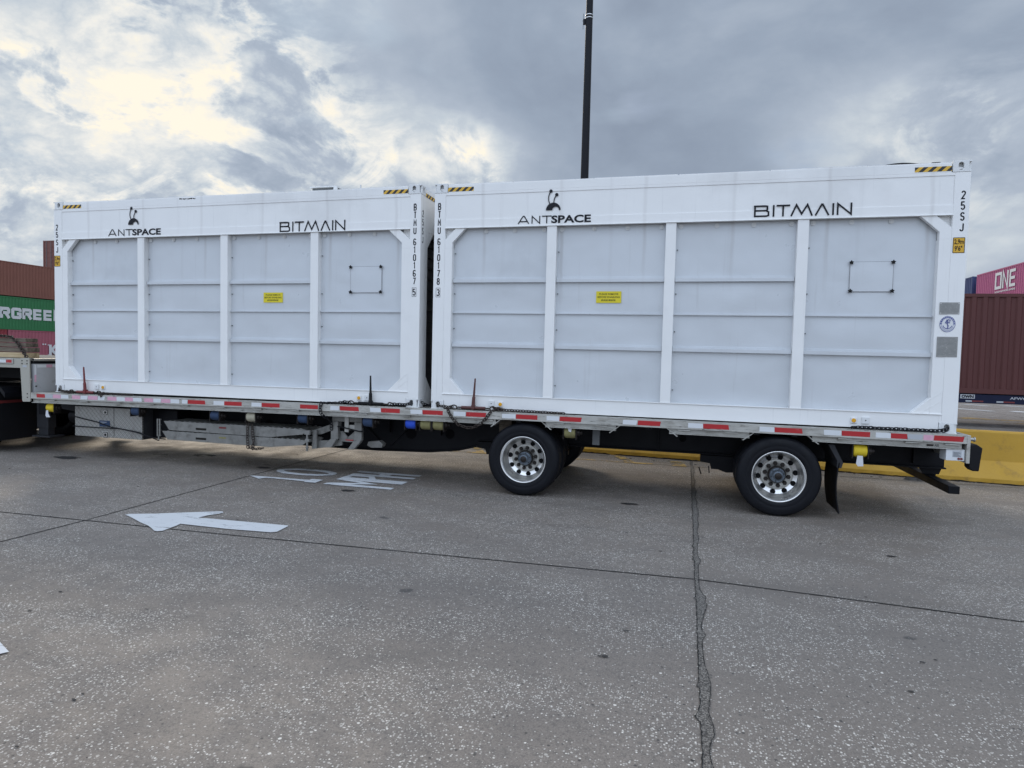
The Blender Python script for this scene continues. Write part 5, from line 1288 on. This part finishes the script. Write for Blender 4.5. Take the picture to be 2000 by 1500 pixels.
onel([(A+.1, z0_+.1), (A+.1, z1_-.1), (A+.86, z1_-.1), (A+.86, z0_+.1)], w=.2, close=True)
onel([(A+1.16, z0_), (A+1.16, z1_-.04), (A+1.80, z0_+.04), (A+1.80, z1_)], w=.2)
onel([(A+2.85, z1_-.1), (A+2.15, z1_-.1), (A+2.15, z0_+.1), (A+2.85, z0_+.1)], w=.2); onel([(A+2.15, (z0_+z1_)/2), (A+2.80, (z0_+z1_)/2)], w=.2, k=1)
t.text('OCEAN NETWORK EXPRESS', fr, A-.0, A+2.9, 7.0, 7.12, .006, .02); t.build('lettering', M['c_white'], oc)
corr_container('shipping_container', 'dark grey container directly below the magenta one', M['c_navy'], 24.9, 36.1, 2.90, 12.19, 2.90, group=GR)
corr_container('shipping_container', 'rust brown container on the ground two below the magenta one', M['c_brown'], 24.9, 36.1, 0, 12.19, 2.90, group=GR)
corr_container('shipping_container', 'navy blue container peeking out left of the magenta one, door end in view', M['c_navy'], 24.86, 48.95, 5.80, 12.19, 2.87, group=GR, door=0)
corr_container('shipping_container', 'green container below the navy blue one', M['c_green'], 24.86, 48.95, 2.90, 12.19, 2.90, group=GR)
corr_container('shipping_container', 'red container on the ground two below the navy blue one', M['c_red'], 24.86, 48.95, 0, 12.19, 2.90, group=GR)
YM = 13.42
mc = corr_container('shipping_container', 'dark maroon corrugated container on a navy road chassis beyond the barrier', M['c_maroon'], 5.2, YM, .975, 12.19, 2.905, axis='x', group=GR)
ch_ = thing('container_chassis', 'navy road chassis carrying the maroon container, small signs and tape on its beam', 'trailer', (11.3, YM+1.2, 0))
for y in (YM+.02, YM+2.30): MB().box(5.2, 17.4, y, y+.12, .712, .965).build('side_beam', M['bluechassis'], ch_)
m = MB()
for x in (5.4, 8, 10.5, 13, 15.5, 17.1): m.box(x, x+.12, YM+.141, YM+2.299, .74, .95)
m.build('cross_beam', M['bluechassis'], ch_)
for x in (6.2, 7.5):
    for y, s in ((YM-.02, 1), (YM+2.46, -1)):
        w = MB().lathe([(r*1.08, d*s) for r, d in tyre_mesh(.28)], (x, y, .499), 40).build('tyre', M['tyre'], ch_)
        MB().lathe([(r, d*s) for r, d in [(.31, .03), (.30, .02), (.27, .10), (.16, .19), (.09, .18), (.08, .05), (.01, .045)]], (x, y, .499), 32).build('rim', M['tapewhite'], w)
    MB().cyl((x, YM+.2, .5), (x, YM+2.2, .5), .06).build('axle', M['black'], ch_)
for y in (YM+.25, YM+2.1): MB().box(15.0, 15.14, y, y+.14, .04, .80).box(14.95, 15.19, y-.03, y+.17, .0, .04).build('landing_leg', M['bluechassis'], ch_)
fr = front(0, YM+.0195, 0)
sg = MB().box(11.13, 11.50, YM+.014, YM+.0195, .838, .958).build('sign_board', M['tapegrey'], ch_)
MB().text('OWN', front(0, YM+.013, 0), 11.16, 11.47, .853, .943, .003, .05).build('sign_text', M['letter'], sg)
MB().text('AFWC4', front(0, YM+.019, 0), 12.38, 12.86, .850, .922, .003, .02).build('lettering', M['tapegrey'], ch_)
for x0, x1, k in ((11.27, 11.43, 'tapegrey'), (11.431, 11.72, 'redbinder'), (12.05, 12.22, 'tapegrey'), (12.221, 12.50, 'redbinder'), (13.0, 13.16, 'tapegrey')):
    MB().box(x0, x1, YM+.016, YM+.0195, .748, .788).build('reflective_tape', M[k], ch_)

# ------------------------------------------------------------------ yellow concrete barrier
ang = math.atan2(3.30-3.87, 8.2-2.07)
bt = thing('concrete_barrier', 'long yellow painted concrete barrier with scuffs, beyond the trailer', 'barrier', (5.0, 3.90, 0))
prof = [(-.30, 0), (-.30, .075), (-.12, .33), (-.075, .76), (-.06, .785), (.06, .785), (.075, .76), (.12, .33), (.30, .075), (.30, 0)]
cs_, sn_ = math.cos(ang), math.sin(ang)
BC = Vector((2.07, 3.87+.30, 0))
m = MB(); rr = random.Random(4); secs = [-14+.12*i for i in range(int(36/.12))]; n = len(prof); vs = []
for sx_ in secs:
    for k, (p, z) in enumerate(prof):
        j = rr.uniform(-.003, .003) if z > 0 else rr.uniform(-.008, .008)
        vs.append((BC.x+sx_*cs_-(p+j)*sn_, BC.y+sx_*sn_+(p+j)*cs_, z+(j*.5 if z > .5 else 0)))
m.add(vs, [(i*n+j, i*n+(j+1) % n, (i+1)*n+(j+1) % n, (i+1)*n+j) for i in range(len(secs)-1) for j in range(n)]+[tuple(range(n)), tuple(range((len(secs)-1)*n, len(secs)*n))])
m.build('wall', M['barrier'], bt)
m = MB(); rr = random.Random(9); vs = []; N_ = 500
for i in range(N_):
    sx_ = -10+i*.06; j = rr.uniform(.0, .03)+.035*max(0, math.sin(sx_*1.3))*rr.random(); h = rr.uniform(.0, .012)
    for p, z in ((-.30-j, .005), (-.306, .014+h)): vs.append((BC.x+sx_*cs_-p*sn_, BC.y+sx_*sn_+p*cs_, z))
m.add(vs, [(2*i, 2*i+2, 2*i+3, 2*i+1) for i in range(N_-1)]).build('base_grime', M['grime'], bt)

# ------------------------------------------------------------------ tall black pole behind the containers
pl = thing('light_pole', 'tall slim black pole rising behind the right container with a steel band near the top', 'pole', (.745, 8.0, 0))
MB().cyl((.745, 8.0, .60), (.745, 8.0, 16.0), .118, .064, seg=20).build('shaft', M['pole'], pl)
MB().cyl((.745, 8.0, 0), (.745, 8.0, .60), .30, .30, seg=28).build('concrete_base', M['barrier'], pl)
for z in (9.98, 10.05): MB().cyl((.745, 8.0, z), (.745, 8.0, z+.018), .0915, seg=20).build('steel_band', M['bandsteel'], pl)
MB().box(.60, .66, 7.97, 8.03, 9.86, 9.98).cyl((.60, 8.0, 9.75), (.60, 8.0, 10.12), .005, seg=6).cyl((.57, 8.0, 9.95), (.66, 8.0, 9.93), .005, seg=6).cyl((.66, 8, 9.92), (.70, 8, 9.92), .02, seg=8).build('aerial', M['pole'], pl)
MB().box(.745, 2.3, 7.96, 8.04, 15.7, 15.8).build('arm', M['pole'], pl); MB().box(2.2, 2.9, 7.82, 8.18, 15.66, 15.80).build('lamp_head', M['pole'], pl, bevel=.03)

# ------------------------------------------------------------------ small litter on the concrete
rr = random.Random(12); dm = MB()
def scrap(mb, x, y, s, flatn=.25):
    n = 6; p = [(x+s*math.cos(a*math.pi*2/n)*rr.uniform(.5, 1.2), y+s*.55*math.sin(a*math.pi*2/n)*rr.uniform(.5, 1.2)) for a in range(n)]
    vs = [(a, b, .0045) for a, b in p]+[(x+(a-x)*.6, y+(b-y)*.6, .0045+s*flatn*rr.uniform(.5, 1)) for a, b in p]
    mb.add(vs, [tuple(range(n))[::-1], tuple(range(n, 2*n))]+[(i, (i+1) % n, n+(i+1) % n, n+i) for i in range(n)])
for i in range(170):
    x, y = rr.uniform(-9, 9), rr.uniform(-6.5, 3.4); scrap(dm, x, y, rr.choice([.006, .008, .012, .018]))
for i in range(60): scrap(dm, rr.uniform(-3, 9), 3.55+rr.uniform(-.35, .0)-.09*0, rr.choice([.01, .02, .03]))
tag(dm.build('grit', M['debris']), kind='stuff')
pa = MB(); rr = random.Random(2); scrap(pa, 6.70, 3.22, .13, .35); scrap(pa, 6.80, 3.20, .09, .5)
po = pa.build('litter', M['debris']); tag(po, 'flat scrap of crumpled dark litter on the concrete at the foot of the yellow barrier', 'litter')
